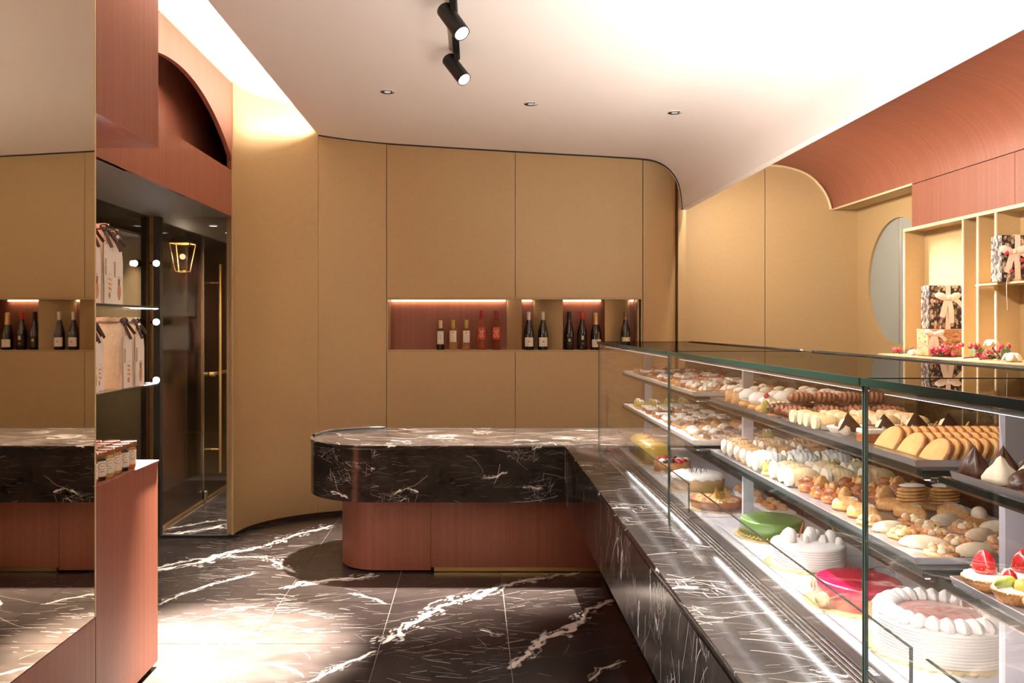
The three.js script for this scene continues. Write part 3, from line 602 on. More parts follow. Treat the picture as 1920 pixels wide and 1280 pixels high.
    part('browned_rim', tube(rim, 0.0042, 6, 28).rotateZ(-0.6).translate(0, 0.003, 0), P.brown, t);
  },
  danish(t) { part('fold', blob(0.05, 0.034, 0.024, 0.16, 2.4), P.brown, t); part('fold', blob(0.034, 0.046, 0.018, 0.14, 2).rotateY(0.7).translate(0.012, 0.004, 0.012), P.golden, t); part('fold', blob(0.03, 0.04, 0.014, 0.16, 2).rotateY(-0.5).translate(-0.016, 0.002, -0.012), P.brown, t); part('jam', blob(0.012, 0.04, 0.01, 0.1).translate(0, 0.006, 0), P.golden, t); },
  fan(t) {
    const b = []; for (let i = -4; i <= 4; i++) { const a = i * 0.2; b.push(blob(0.042, 0.02 + 0.008 * Math.cos(i * 0.3), 0.0075, 0.06, 2, 2).translate(0.04, 0, 0).rotateY(a).translate(-0.04, 0.012 - Math.abs(i) * 0.0015, 0)); }
    part('layers', b, P.golden, t); part('base', blob(0.036, 0.016, 0.034, 0.08), P.brown, t); part('sugar_dusting', blob(0.026, 0.011, 0.02, 0.1).translate(0.014, 0.026, 0), P.sugar, t);
  },
  stackedLeaves(t) { const b = []; for (let i = 0; i < 5; i++) b.push(blob(0.044 - i * 0.001, 0.0085, 0.026, 0.05, 2, 2).rotateZ(0.05).translate(0, i * 0.0085, 0)); part('layers', b, P.golden, t); part('sugar_dusting', blob(0.036, 0.007, 0.02, 0.06, 3, 2).translate(0, 0.044, 0), P.sugar, t); },
  nutRoll(t) { part('roll', ridged(0.1, 0.03, 9, 0.06, 1.05), P.tan, t); part('cream_end', blob(0.01, 0.026, 0.024, 0.1, 2, 3, false).translate(-0.046, 0.03, 0), P.cream, t); for (let i = 0; i < 8; i++) part('nut_flake', new THREE.SphereGeometry(0.007, 6, 4).scale(1.2, 0.5, 0.8).rotateY(rr(0, 6)).translate(rr(-0.04, 0.04), 0.06 + rr(-0.004, 0.003), rr(-0.014, 0.014)), P.nut, t); },
  crumbRoll(t) { part('roll', blob(0.048, 0.056, 0.028, 0.16, 5), P.nut, t); part('cream_end', blob(0.012, 0.022, 0.02, 0.06, 2, 3, false).translate(-0.042, 0.028, 0), P.cream, t); },
  meringueRoll(t) { part('roll', ridged(0.098, 0.028, 7, 0.05, 1.05), P.white, t); part('cream_end', new THREE.SphereGeometry(0.025, 16, 10).scale(0.35, 1.05, 1).translate(-0.044, 0.028, 0), P.cream, t); },
  nutCookie(t) { part('base', blob(0.034, 0.014, 0.03, 0.12, 2), P.crust, t); for (let i = 0; i < 9; i++) { const a = i * 0.7, r = i ? rr(0.01, 0.024) : 0; part('nut', blob(0.009, 0.012, 0.0075, 0.15, 2, 1).rotateY(rr(0, 6)).translate(r * Math.cos(a), 0.01, r * Math.sin(a)), i % 3 ? P.nut : P.almond, t); } },
  almondBoat(t) { const g = blob(0.044, 0.024, 0.02, 0.05, 2), p = g.attributes.position; for (let i = 0; i < p.count; i++) { const k = 1 - 0.55 * (p.getX(i) / 0.044) ** 2; p.setZ(i, p.getZ(i) * k); } part('biscuit', g, P.almond, t); part('base', blob(0.038, 0.009, 0.017, 0.08), P.crust, t); },
  cherryCookie(t) { part('base', blob(0.036, 0.016, 0.032, 0.14, 3), P.crust, t); part('marzipan_ball', new THREE.SphereGeometry(0.017, 18, 12).translate(0, 0.022, 0), P.almond, t); },
  kissDark(t) { part('kiss', lobed([[0.0001, 0.004], [0.022, 0.004], [0.0235, 0.014], [0.018, 0.028], [0.009, 0.042], [0.003, 0.052], [0.0001, 0.058]], 6, 0.12, 2.6), P.choc, t); part('base', lathe([[0.0001, 0], [0.022, 0], [0.024, 0.005], [0.0001, 0.006]], 20), P.brown, t); },
  kissWhite(t) { part('kiss', lobed([[0.0001, 0.004], [0.026, 0.004], [0.027, 0.013], [0.02, 0.025], [0.011, 0.034], [0.006, 0.043], [0.0001, 0.048]], 5, 0.07, 1.4), P.cream, t); part('base', lathe([[0.0001, 0], [0.024, 0], [0.026, 0.005], [0.0001, 0.006]], 20), P.brown, t); },
  kissSlice(t) { part('shell', blob(0.034, 0.034, 0.022, 0.14, 2), P.choc, t); part('base', blob(0.034, 0.01, 0.024, 0.06), P.brown, t); for (let i = 0; i < 6; i++) part('nut_flake', new THREE.SphereGeometry(0.004, 6, 4).translate(-0.02 + i * 0.008, 0.008, 0.021), P.nut, t); },
  tartShell(t, r = 0.034) { part('tart_shell', lobed([[0.0001, 0], [r * 0.72, 0], [r, 0.018], [r * 0.97, 0.021], [r * 0.9, 0.019], [0.0001, 0.018]], 22, 0.03, 0, 88), P.crust, t); part('cream', lobed([[r * 0.96, 0.018], [r * 0.86, 0.025], [r * 0.5, 0.027], [0.0001, 0.028]], 13, 0.045, 0, 52), P.white, t); },
  strawberry(t, s = 1, x = 0, z = 0, y = 0.024) {
    const g = lathe([[0.0001, 0], [0.012, 0.001], [0.017, 0.007], [0.0165, 0.015], [0.0125, 0.026], [0.006, 0.034], [0.0001, 0.037]].map(([a, b]) => [a * s, b * s]), 26), p = g.attributes.position;
    for (let i = 0; i < p.count; i++) { const k = 1 + 0.05 * noise3(p.getX(i) * 260 / s, p.getY(i) * 260 / s, p.getZ(i) * 260 / s); p.setX(i, p.getX(i) * k); p.setZ(i, p.getZ(i) * k); }
    const b = part('strawberry', smooth(g).translate(x, y, z), P.red, t);
    const sd = []; for (let i = 0; i < 46; i++) { const f = 0.08 + 0.8 * (i / 46), a = i * 2.4, hh = f * 0.036 * s, R = (f < 0.2 ? 0.0172 : 0.0178 - 0.0165 * ((f - 0.2) / 0.8) ** 1.5) * s; sd.push(new THREE.SphereGeometry(0.0008, 5, 4).scale(1, 1.5, 1).translate(x + R * Math.cos(a), y + hh, z + R * Math.sin(a))); }
    part('seeds', sd, P.yellow, b).userData.kind = 'stuff'; return b;
  },
  strawberryTart(t) { make.tartShell(t); make.strawberry(t, 1.12); },
  fruitTart(t) { make.tartShell(t); make.strawberry(t, 0.7, -0.004, -0.008); part('kiwi_slice', blob(0.016, 0.016, 0.008, 0.05, 2, 3, false).rotateX(0.7).translate(-0.02, 0.032, 0.006), P.kiwi, t); part('melon_piece', new RoundedBoxGeometry(0.024, 0.013, 0.018, 3, 0.004).rotateY(0.5).rotateZ(0.2).translate(0.014, 0.034, 0.012), P.melon, t); part('pineapple_piece', blob(0.012, 0.012, 0.01, 0.1, 2, 2, false).translate(-0.002, 0.03, 0.02), P.yellow, t); },
  berryTart(t) { make.tartShell(t, 0.03); for (let i = 0; i < 7; i++) part('blackberry', blob(0.0055, 0.0055, 0.0055, 0.2, 4, 2, false).translate(0.009 * Math.cos(i) * (i ? 1 : 0), 0.032 + (i % 2) * 0.005, 0.009 * Math.sin(i) * (i ? 1 : 0)), P.berry, t); part('kiwi_slice', blob(0.011, 0.007, 0.011, 0.05).translate(0.018, 0.027, 0.008), P.kiwi, t); },
  mignonBun(t) { part('bun', blob(0.026, 0.032, 0.026, 0.05), P.golden, t); part('glaze', blob(0.018, 0.014, 0.018, 0.05).translate(0, 0.02, 0), P.brown, t); },
  mignonChoc(t) { part('tart_shell', lobed([[0.0001, 0], [0.02, 0], [0.028, 0.015], [0.0001, 0.016]], 14, 0.04), P.crust, t); part('filling', lobed([[0.024, 0.014], [0.02, 0.022], [0.008, 0.028], [0.0001, 0.029]], 6, 0.1, 1), P.choc, t); part('hazelnut', new THREE.SphereGeometry(0.006, 8, 6).translate(0, 0.03, 0), P.nut, t); },
  mignonCream(t) { part('tart_shell', lobed([[0.0001, 0], [0.022, 0], [0.03, 0.014], [0.0001, 0.015]], 14, 0.04), P.crust, t); part('cream', lobed([[0.027, 0.013], [0.02, 0.024], [0.009, 0.032], [0.0001, 0.034]], 7, 0.1, 1.4), P.white, t); },
  mignonFruit(t) { part('tart_shell', lobed([[0.0001, 0], [0.022, 0], [0.03, 0.014], [0.0001, 0.015]], 14, 0.04), P.crust, t); part('cream', lathe([[0.027, 0.013], [0.015, 0.019], [0.0001, 0.02]], 18), P.cream, t); part('fruit', blob(0.011, 0.012, 0.011, 0.1).translate(-0.004, 0.018, 0.004), P.red, t); part('fruit', blob(0.01, 0.01, 0.01, 0.1).translate(0.01, 0.018, -0.006), P.kiwi, t); },
  mignonSlice(t) { part('sponge', new RoundedBoxGeometry(0.05, 0.02, 0.034, 2, 0.004).translate(0, 0.01, 0), P.brown, t); part('icing', new RoundedBoxGeometry(0.051, 0.012, 0.035, 2, 0.004).translate(0, 0.025, 0), P.white, t); part('stripe', slab(-0.02, 0.02, 0.03, 0.0325, -0.003, 0.003), P.choc, t); },
  mignonPistachio(t) { part('base', blob(0.028, 0.016, 0.028, 0.08), P.golden, t); part('cream', blob(0.024, 0.034, 0.024, 0.2, 5).translate(0, 0.01, 0), P.pistachio, t); part('dusting', blob(0.014, 0.018, 0.014, 0.15).translate(0, 0.03, 0), P.sugar, t); },
};
const protos = {};
function pastry(kind, name, label, group, x, y, d, turn = 0, s = 1) {
  let o;
  const key = kind + '|' + label;
  if (protos[kind]) { o = protos[kind].clone(); o.name = numbered(name); o.userData = {}; scene.add(o); tag(o, label, 'pastry', group); }
  else { o = thing(name, label, 'pastry', 0, 0, 0, group); make[kind](o); protos[kind] = o; }
  o.position.set(x, y, -d); o.rotation.set(0, turn, 0); o.scale.setScalar(s); return o;
}
// one row across the tray at depth d
function row(kind, name, label, group, h, d, n, x0, x1, { turn = 0, jit = 0.004, s = 1, jt = 0.15, up = 0 } = {}) {
  for (let i = 0; i < n; i++) pastry(kind, name, label, group, x0 + (x1 - x0) * (n > 1 ? i / (n - 1) : 0.5) + rr(-jit, jit), h + trayTop + up, d + rr(-jit, jit), turn + rr(-jt, jt), s * rr(0.95, 1.05));
}
{
  const U = SH1, L = SH2;
  // upper middle tray, far to near
  let G = 'nut-coated cream puffs on the upper middle tray', B = 'nut-coated cream puff at the far end of the upper middle tray';
  for (const d of [2.89, 2.81]) row('nutPuff', 'nut_puff', B, G, U, d, 4, 0.88, 1.12);
  G = 'sugar-dusted puffs on the upper middle tray';
  for (const d of [2.72, 2.64]) row('sugarPuff', 'sugar_puff', 'sugar-dusted cream puff between the nut puffs and the chocolate swirls', G, U, d, 4, 0.88, 1.12);
  row('redPuff', 'cherry_puff', 'cream puff topped with a red cherry in front of the sugar-dusted puffs', 'cherry puffs on the upper middle tray', U, 2.56, 4, 0.88, 1.12);
  row('pistachioRoll', 'pistachio_roll', 'pale roll filled with pistachio behind the dark chocolate swirls', 'pistachio rolls on the upper middle tray', U, 2.505, 3, 0.89, 1.1);
  row('darkSwirl', 'chocolate_eclair', 'dark chocolate piped eclair at the front of the swirl rows', 'dark chocolate eclairs on the upper middle tray', U, 2.44, 4, 0.875, 1.12, { s: 0.92 });
  for (const d of [2.39, 2.34, 2.295]) row('chocSwirl', 'chocolate_swirl', 'milk-chocolate piped pastry behind the white cream rolls', 'milk-chocolate swirls on the upper middle tray', U, d, 4, 0.875, 1.12, { s: 0.92 });
  row('chocSwirl', 'chocolate_swirl', 'milk-chocolate piped pastry stacked on top of the swirl rows', 'stacked milk-chocolate swirls', U, 2.37, 4, 0.9, 1.1, { up: 0.034, s: 0.92 });
  for (const d of [2.255, 2.212, 2.17, 2.128]) row('creamRoll', 'cream_roll', 'sugar-dusted cream roll with a pale rounded end on the upper middle tray', 'cream rolls on the upper middle tray', U, d, 4, 0.872, 1.1, { jt: 0.05, s: 0.72 });
  row('discTart', 'chocolate_button_tart', 'white tartlet with a round chocolate button', 'chocolate button tarts', U, 2.07, 4, 0.885, 1.12);
  row('chocHorn', 'chocolate_horn', 'dark chocolate horn in front of the chocolate button tarts', 'chocolate horns on the upper middle tray', U, 1.985, 4, 0.885, 1.12, { turn: 2.6, jt: 0.3, s: 0.75 });
  row('mignonSlice', 'iced_slice', 'small iced sponge slice behind the arched biscuits', 'iced slices on the upper middle tray', U, 1.91, 4, 0.885, 1.12);
  for (let i = 0; i < 15; i++) pastry('archBiscuit', 'arched_biscuit', 'pale arched biscuit in the overlapping row at the rear', 'arched biscuits, rear row', 0.87 + i * 0.0185, U + trayTop, 1.82, rr(-0.06, 0.06));
  for (let i = 0; i < 15; i++) pastry('archBiscuit', 'arched_biscuit', 'pale arched biscuit in the overlapping row at the tray front', 'arched biscuits, front row', 0.875 + i * 0.0185, U + trayTop, 1.735, rr(-0.06, 0.06), 0.95);
  for (let i = 0; i < 15; i++) pastry('archBiscuit', 'arched_biscuit', 'pale arched biscuit in the nearest overlapping row beside the tray end', 'arched biscuits, nearest row', 0.875 + i * 0.0185, U + trayTop, 1.645, rr(-0.06, 0.06), 0.95);
  // lower middle tray
  for (const d of [2.91, 2.845]) row('nutRoll', 'almond_roll', 'tan ridged roll with almond flakes at the far end of the lower middle tray', 'almond rolls on the lower middle tray', L, d, 3, 0.895, 1.1, { jt: 0.03, s: 0.92 });
  for (const d of [2.775, 2.71]) row('crumbRoll', 'crumb_roll', 'crumb-coated cream roll behind the white meringue rolls', 'crumb rolls on the lower middle tray', L, d, 3, 0.895, 1.1, { jt: 0.08 });
  for (const d of [2.64, 2.58]) row('meringueRoll', 'meringue_roll', 'white meringue roll between the crumb rolls and the pistachio roll row', 'meringue rolls on the lower middle tray', L, d, 3, 0.895, 1.1, { jt: 0.05 });
  row('mignonPistachio', 'pistachio_puff', 'pistachio-crumbed puff in the single row between white rolls', 'pistachio puffs on the lower middle tray', L, 2.52, 5, 0.875, 1.12);
  for (const d of [2.455, 2.395, 2.335]) row('creamRoll', 'cream_roll', 'pale-ended cream roll behind the brown danishes on the lower tray', 'cream rolls on the lower middle tray', L, d, 3, 0.9, 1.1, { jt: 0.05 });
  for (const d of [2.26, 2.19, 2.12]) row('danish', 'danish_pastry', 'glossy brown folded danish on the lower middle tray', 'danishes on the lower middle tray', L, d, 3, 0.9, 1.1, { jt: 0.5, s: 0.85 });
  for (const d of [2.045, 1.97]) row('fan', 'fan_pastry', 'golden ridged fan-shaped puff pastry on the lower middle tray', 'fan pastries on the lower middle tray', L, d, 3, 0.885, 1.095, { turn: 0.2, jt: 0.1, s: 0.8 });
  row('stackedLeaves', 'layered_puff', 'layered golden puff pastry beside the fan-shaped ones', 'layered puffs on the lower middle tray', L, 2.0, 2, 1.02, 1.1, { up: 0.026, jt: 0.1, s: 0.85 });
  for (const d of [1.9, 1.835, 1.77, 1.705, 1.64]) for (let i = 0; i < 4; i++) {
    const q = (i + Math.round(d * 20)) % 3, x = 0.885 + i * 0.078 + rr(-0.008, 0.008), kind = q === 0 ? 'nutCookie' : q === 1 ? 'almondBoat' : rnd() < 0.4 ? 'cherryCookie' : 'nutCookie';
    const [n, l, g] = { nutCookie: ['nut_cookie', 'nut-covered cookie at the near end of the lower middle tray', 'nut cookies on the lower middle tray'], almondBoat: ['almond_biscuit', 'pale boat-shaped almond biscuit among the nut cookies', 'almond biscuits on the lower middle tray'], cherryCookie: ['marzipan_cookie', 'cookie topped with a pale marzipan ball among the nut cookies', 'marzipan cookies on the lower middle tray'] }[kind];
    pastry(kind, n, l, g, x, L + trayTop, d + rr(-0.006, 0.006), rr(-0.4, 0.4), rr(0.92, 1.03));
  }
  // near trays
  [['kissDark', 0.843, 1.445], ['kissWhite', 0.856, 1.395], ['kissDark', 0.892, 1.446], ['kissWhite', 0.91, 1.396], ['kissDark', 0.942, 1.446], ['kissSlice', 0.868, 1.345], ['kissWhite', 0.964, 1.396], ['kissDark', 0.928, 1.345], ['kissDark', 0.856, 1.29], ['kissWhite', 0.91, 1.29], ['kissDark', 0.994, 1.446], ['kissWhite', 1.02, 1.396]].forEach(([k, x, d]) =>
    pastry(k, k === 'kissDark' ? 'chocolate_kiss' : k === 'kissWhite' ? 'meringue_kiss' : 'chocolate_shell', k === 'kissDark' ? 'pointed dark chocolate kiss on the near upper tray' : k === 'kissWhite' ? 'pointed white meringue kiss on the near upper tray' : 'broad curled chocolate shell in front of the kisses', k === 'kissDark' ? 'dark kisses' : k === 'kissWhite' ? 'white kisses' : undefined, x, U + trayTop, d, rr(0, 1)));
  [['strawberryTart', 0.853, 1.435], ['strawberryTart', 0.923, 1.44], ['fruitTart', 0.862, 1.366], ['berryTart', 0.866, 1.3], ['fruitTart', 0.932, 1.37], ['strawberryTart', 0.993, 1.44], ['fruitTart', 1.002, 1.37], ['berryTart', 0.932, 1.304]].forEach(([k, x, d], i) =>
    pastry(k, k === 'strawberryTart' ? 'strawberry_tart' : k === 'fruitTart' ? 'fruit_tart' : 'berry_tart', ['tartlet with one big whole strawberry at the tray corner', 'tartlet with a big paler strawberry, second from the tray corner', 'tartlet with a strawberry piece, kiwi and melon at the tray front', 'tartlet with blackberries at the tray front', 'mixed fruit tartlet in the second column of the tray', 'whole-strawberry tartlet in the third column of the tray', 'mixed fruit tartlet in the third column of the tray', 'blackberry tartlet in the second column of the tray'][i], 'fruit tartlets on the near lower tray', x, L + trayTop, d, rr(-0.3, 0.3)));
  // far trays: assorted small cakes
  const kinds = [['mignonBun', 'small_bun', 'small glazed bun'], ['mignonChoc', 'chocolate_tartlet', 'small chocolate tartlet with a hazelnut'], ['mignonCream', 'cream_tartlet', 'small tartlet with a white cream swirl'], ['mignonFruit', 'fruit_tartlet', 'small fruit tartlet'], ['mignonSlice', 'iced_slice', 'small iced sponge slice'], ['mignonPistachio', 'pistachio_puff', 'small pistachio puff']];
  for (const [h, w, order] of [[U, 'upper', [0, 1, 4, 3, 1, 2, 4, 3, 0, 4, 2, 1, 2]], [L, 'lower', [5, 5, 4, 4, 1, 4, 2, 4, 1, 0, 2, 1, 1]]]) {
    for (let r = 0; r < 19; r++) for (let i = 0; i < 4; i++) {
      const [k, n, l] = kinds[order[(Math.floor(r * 13 / 19) + (i > 1 ? 1 : 0)) % 13]];
      pastry(k, n, l + ' on the ' + w + ' far tray', l + 's, ' + w + ' far tray', 0.88 + i * 0.08 + rr(-0.008, 0.008), h + trayTop, 4.61 - r * 0.0755 + rr(-0.006, 0.006), rr(-0.4, 0.4), rr(0.9, 1.05));
    }
  }
}
// ================================================================ cakes on the deck
const scallop = (r, n, a = 0.06) => { const s = new THREE.Shape(); for (let i = 0; i <= n * 6; i++) { const t = i / (n * 6) * Math.PI * 2, q = r * (1 + a * Math.abs(Math.sin(t * n / 2))); i ? s.lineTo(q * Math.cos(t), q * Math.sin(t)) : s.moveTo(q * Math.cos(t), q * Math.sin(t)); } return s; };
const cakeBoard = (t, r, n = 30) => part('scalloped_board', planExtrude(scallop(r, n), 0, 0.004), P.board, t);
{
  const t = thing('green_cake', 'round cake with smooth green glaze and crumbed foot on a gold board', 'cake', 0.972, DECK, -2.8);
  cakeBoard(t, 0.112);
  part('cake', lathe([[0.0001, 0.004], [0.1, 0.004], [0.1, 0.052], [0.097, 0.0575], [0.09, 0.06], [0.0001, 0.06]], 64), P.green, t);
  const c = []; for (let i = 0; i < 90; i++) { const a = i / 90 * Math.PI * 2; c.push(blob(0.0045, 0.0045, 0.0045, 0.2, 3, 0, false).translate(0.104 * Math.cos(a), 0.008 + (i % 2) * 0.004, 0.104 * Math.sin(a))); }
  const foot = part('crumb_foot', c, P.pistachio, t); foot.userData.kind = 'stuff';
  const f = []; for (let i = 0; i < 14; i++) { const a = rr(0.9, 1.7), h = rr(0.03, 0.05); f.push(new THREE.SphereGeometry(0.0025, 6, 4).scale(1, 0.6, 1).translate(0.1 * Math.cos(a), h, 0.1 * Math.sin(a))); }
  part('gold_flakes', f, P.yellow, t).userData.kind = 'stuff';
}
const combed = (r, h, n) => { const p = [[0.0001, 0.004], [r, 0.004]]; for (let i = 0; i <= n * 4; i++) p.push([r - 0.0014 + 0.0014 * Math.cos(i / 4 * Math.PI * 2), 0.006 + (h - 0.012) * i / (n * 4)]); p.push([r - 0.004, h - 0.001], [r - 0.012, h], [0.0001, h]); return lathe(p, 64); };
{
  const t = thing('meringue_cake', 'round white cake with combed sides and meringue peaks on top', 'cake', 0.962, DECK, -2.47);
  cakeBoard(t, 0.114); part('cake', combed(0.102, 0.066, 8), P.white, t);
  for (const [x, z, s, q] of [[-0.052, 0.0, 1.15, 0.2], [-0.03, -0.045, 0.8, 0], [0.012, -0.02, 1.1, -0.1], [0.04, 0.01, 0.7, 0], [0.066, 0.0, 1.0, 0.1], [0.02, -0.05, 0.8, 0], [-0.01, 0.01, 0.6, 0], [0.075, 0.035, 0.65, 0], [0.045, -0.05, 0.7, 0], [-0.06, -0.03, 0.6, 0]]) part('meringue', blob(0.017 * s, 0.036 * s, 0.016 * s, 0.12, 1.6).rotateZ(q).translate(x, 0.064, z), P.white, t);
  for (const [x, z, a] of [[-0.015, -0.03, 0.3], [0.085, 0.0, -0.4]]) part('biscuit_stick', cyl(0.0028, 0.0028, 0.045, 8).rotateZ(-a).translate(x, 0.07, z), P.brown, t);
}
{
  const t = thing('red_cake', 'round cake with glossy red mirror glaze ringed by macaroons', 'cake', 0.952, DECK, -2.125);
  cakeBoard(t, 0.122, 34);
  part('cake', lathe([[0.0001, 0.004], [0.099, 0.004], [0.1, 0.054], [0.097, 0.06], [0.09, 0.0625], [0.0001, 0.0625]], 64), P.redGlaze, t);
  part('clear_collar', new THREE.CylinderGeometry(0.106, 0.106, 0.044, 48, 1, true).translate(0, 0.026, 0), M.glass, t);
  for (const a of [2.75, 1.75, 0.75, -0.2, -1.2, -2.2]) {
    const q = part('macaroon', [lathe([[0.0001, 0], [0.017, 0], [0.018, 0.003], [0.016, 0.008], [0.0001, 0.01]], 20), lathe([[0.0001, -0.011], [0.016, -0.009], [0.018, -0.004], [0.017, -0.002], [0.0001, -0.002]], 20)].map((g) => g.rotateX(Math.PI / 2).rotateY(Math.PI / 2 - a).translate(0.116 * Math.cos(a), 0.024, 0.116 * Math.sin(a))), P.tan, t);
    part('macaroon_filling', lathe([[0.0001, -0.003], [0.0165, -0.0025], [0.0165, 0.0005], [0.0001, 0.001]], 18).rotateX(Math.PI / 2).rotateY(Math.PI / 2 - a).translate(0.116 * Math.cos(a), 0.024, 0.116 * Math.sin(a)), P.cream, q);
  }
  part('sugar_ornament', [new THREE.TorusGeometry(0.03, 0.0012, 6, 40).scale(1, 0.6, 1).rotateX(-0.7).translate(0.045, 0.082, 0.03), new THREE.TorusGeometry(0.02, 0.006, 10, 30).scale(1, 0.55, 1).rotateY(0.7).translate(0.03, 0.072, 0.0)], std({ color: 0xf0c8c8, roughness: 0.05, transmission: 1, thickness: 0, ior: 1.4 }), t);
}
{
  const t = thing('cream_cake', 'large round white cream cake with piped rim and strawberry jelly centre', 'cake', 0.99, DECK, -1.825);
  cakeBoard(t, 0.142, 36); part('cake', combed(0.13, 0.075, 10), P.white, t);
  part('jelly_centre', lathe([[0.084, 0.078], [0.0001, 0.0785]], 40), std({ map: canvasTex(128, 128, (c, w) => { c.fillStyle = '#e2a79b'; c.fillRect(0, 0, w, w); for (let i = 0; i < 30; i++) { c.fillStyle = `rgba(${190 + rnd() * 40},${70 + rnd() * 50},${70 + rnd() * 40},0.3)`; c.beginPath(); c.ellipse(rnd() * w, rnd() * w, rr(6, 24), rr(4, 14), rnd() * 3, 0, 7); c.fill(); } }, true), roughness: 0.12, clearcoat: 1 }), t);
  const dollop = lobed([[0.0001, 0], [0.016, 0.002], [0.0185, 0.012], [0.014, 0.022], [0.006, 0.029], [0.0001, 0.031]], 7, 0.07, 1.2, 36);
  for (let i = 0; i < 26; i++) { const a = i / 26 * Math.PI * 2; part('cream_dollop', dollop.clone().scale(0.85, 0.9, 1.35).rotateY(-a + Math.PI / 2).translate(0.105 * Math.cos(a), 0.072, 0.105 * Math.sin(a)), P.white, t); }
  const pl = part('chocolate_plaque', new RoundedBoxGeometry(0.036, 0.03, 0.006, 2, 0.0015).rotateY(-0.35).rotateX(-0.15).translate(0.075, 0.1, -0.012), std({ color: 0x8a6658, roughness: 0.4 }), t);
  part('plaque_emblem', [new THREE.TorusGeometry(0.0095, 0.0009, 6, 30), new THREE.TorusGeometry(0.005, 0.0008, 6, 24)].map((g) => g.translate(0, 0, 0.0036).rotateY(-0.35).rotateX(-0.15).translate(0.075, 0.1, -0.012)), P.cream, pl);
}
{
  const t = thing('nut_tart', 'brown nut tart with a standing caramel decoration', 'cake', 0.912, DECK, -3.235);
  cakeBoard(t, 0.108);
  part('tart_shell', lobed([[0.0001, 0.004], [0.088, 0.004], [0.098, 0.034], [0.095, 0.037], [0.089, 0.032], [0.0001, 0.03]], 40, 0.012, 0, 120), P.brown, t);
  const n = []; for (let i = 0; i < 110; i++) { const a = rnd() * 6.28, r = 0.082 * Math.sqrt(rnd()); n.push(blob(0.0075, 0.009, 0.006, 0.2, 2, 1).rotateY(rnd() * 6).translate(r * Math.cos(a), 0.029, r * Math.sin(a))); }
  part('nuts', n, P.nut, t).userData.kind = 'stuff';
  for (const [x, z, a, b] of [[0.01, -0.01, 0.2, 0.1], [0.03, 0, -0.3, 0.9], [-0.005, 0.012, 0.1, 2], [0.045, -0.01, -0.4, 2.6]]) part('caramel_shard', new THREE.ConeGeometry(0.014, 0.052, 4).scale(1, 1, 0.12).rotateZ(a).rotateY(b).translate(x, 0.058, z), P.golden, t);
}
{
  const t = thing('cream_tart', 'deep pastry tart topped with white cream and a wire-like decoration', 'cake', 0.94, DECK, -3.61);
  cakeBoard(t, 0.126);
  part('tart_shell', lathe([[0.0001, 0.004], [0.108, 0.004], [0.112, 0.05], [0.108, 0.054], [0.0001, 0.05]], 56), P.tan, t);
  part('cream_top', lobed([[0.11, 0.05], [0.108, 0.062], [0.09, 0.07], [0.04, 0.07], [0.0001, 0.068]], 15, 0.035, 0.6, 90), P.white, t);
  const pts = []; for (let i = 0; i < 40; i++) pts.push([-0.035 + i * 0.0018, 0.076 + 0.012 * Math.sin(i * 0.9), 0.02 * Math.sin(i * 0.55)]);
  part('chocolate_lattice', tube(pts, 0.0016, 5, 120), P.choc, t);
}
{
  const t = thing('fruit_cake', 'small fruit-topped cake with red berries in front of the yellow loaf', 'cake', 0.93, DECK, -4.02);
  cakeBoard(t, 0.098); part('cake', lathe([[0.0001, 0.004], [0.084, 0.004], [0.085, 0.05], [0.0001, 0.052]], 40), P.crust, t);
  for (let i = 0; i < 16; i++) { const a = i * 2.4, r = 0.019 * Math.sqrt(i); part('berry', blob(0.016, 0.016, 0.014, 0.08, 2, 2).translate(r * Math.cos(a), 0.05, r * Math.sin(a)), [P.red, P.white, P.berry, P.red][i % 4], t); }
}
{
  const t = thing('yellow_loaf', 'long yellow glazed loaf cake with three almond flowers on top', 'cake', 0.9, DECK, -4.4);
  part('board', slab(-0.075, 0.075, 0, 0.004, -0.22, 0.22), P.board, t);
  const s = new THREE.Shape(); s.moveTo(-0.062, 0); s.lineTo(0.062, 0); s.lineTo(0.062, 0.045); s.bezierCurveTo(0.062, 0.1, -0.062, 0.1, -0.062, 0.045); s.closePath();
  part('loaf', toCreasedNormals(new THREE.ExtrudeGeometry(s, { depth: 0.36, bevelEnabled: true, bevelSize: 0.01, bevelThickness: 0.02, bevelSegments: 5, curveSegments: 20 }), 0.9).translate(0, 0.014, -0.18), P.yellow, t);
  for (const z of [-0.13, 0, 0.12]) { for (let i = 0; i < 6; i++) part('almond_petal', blob(0.012, 0.01, 0.006, 0.08, 2, 2).rotateY(i * 1.05).translate(0.014 * Math.cos(i * 1.05), 0.104, z - 0.014 * Math.sin(i * 1.05)), i % 3 === 2 ? P.red : P.nut, t); part('flower_heart', new THREE.SphereGeometry(0.007, 10, 8).translate(0, 0.112, z), P.brown, t); }
  for (const z of [-0.08, 0.04]) part('ribbon', slab(-0.0735, -0.0725, 0.004, 0.05, z - 0.002, z + 0.002), P.brown, t);
}
[[1.11, 3.2, 0.1], [1.1, 3.44, -0.2]].forEach(([x, d, a], k) => {
  const t = thing('paper_pastry_tray', k ? 'white paper tray of small pastries farther back on the deck' : 'white paper tray of pastries behind the green cake', 'tray', x, DECK, -d, 'paper trays on the deck');
  part('paper_tray', new RoundedBoxGeometry(0.1, 0.014, 0.2, 2, 0.006).rotateY(a).translate(0, 0.007, 0), paperWhite, t);
  for (let i = 0; i < 6; i++) part('pastry', blob(0.018, 0.022, 0.02, 0.18, 3, 2).translate((i % 2 ? 0.02 : -0.02), 0.013, -0.06 + Math.floor(i / 2) * 0.06), i % 2 ? P.nut : P.crust, t);
});

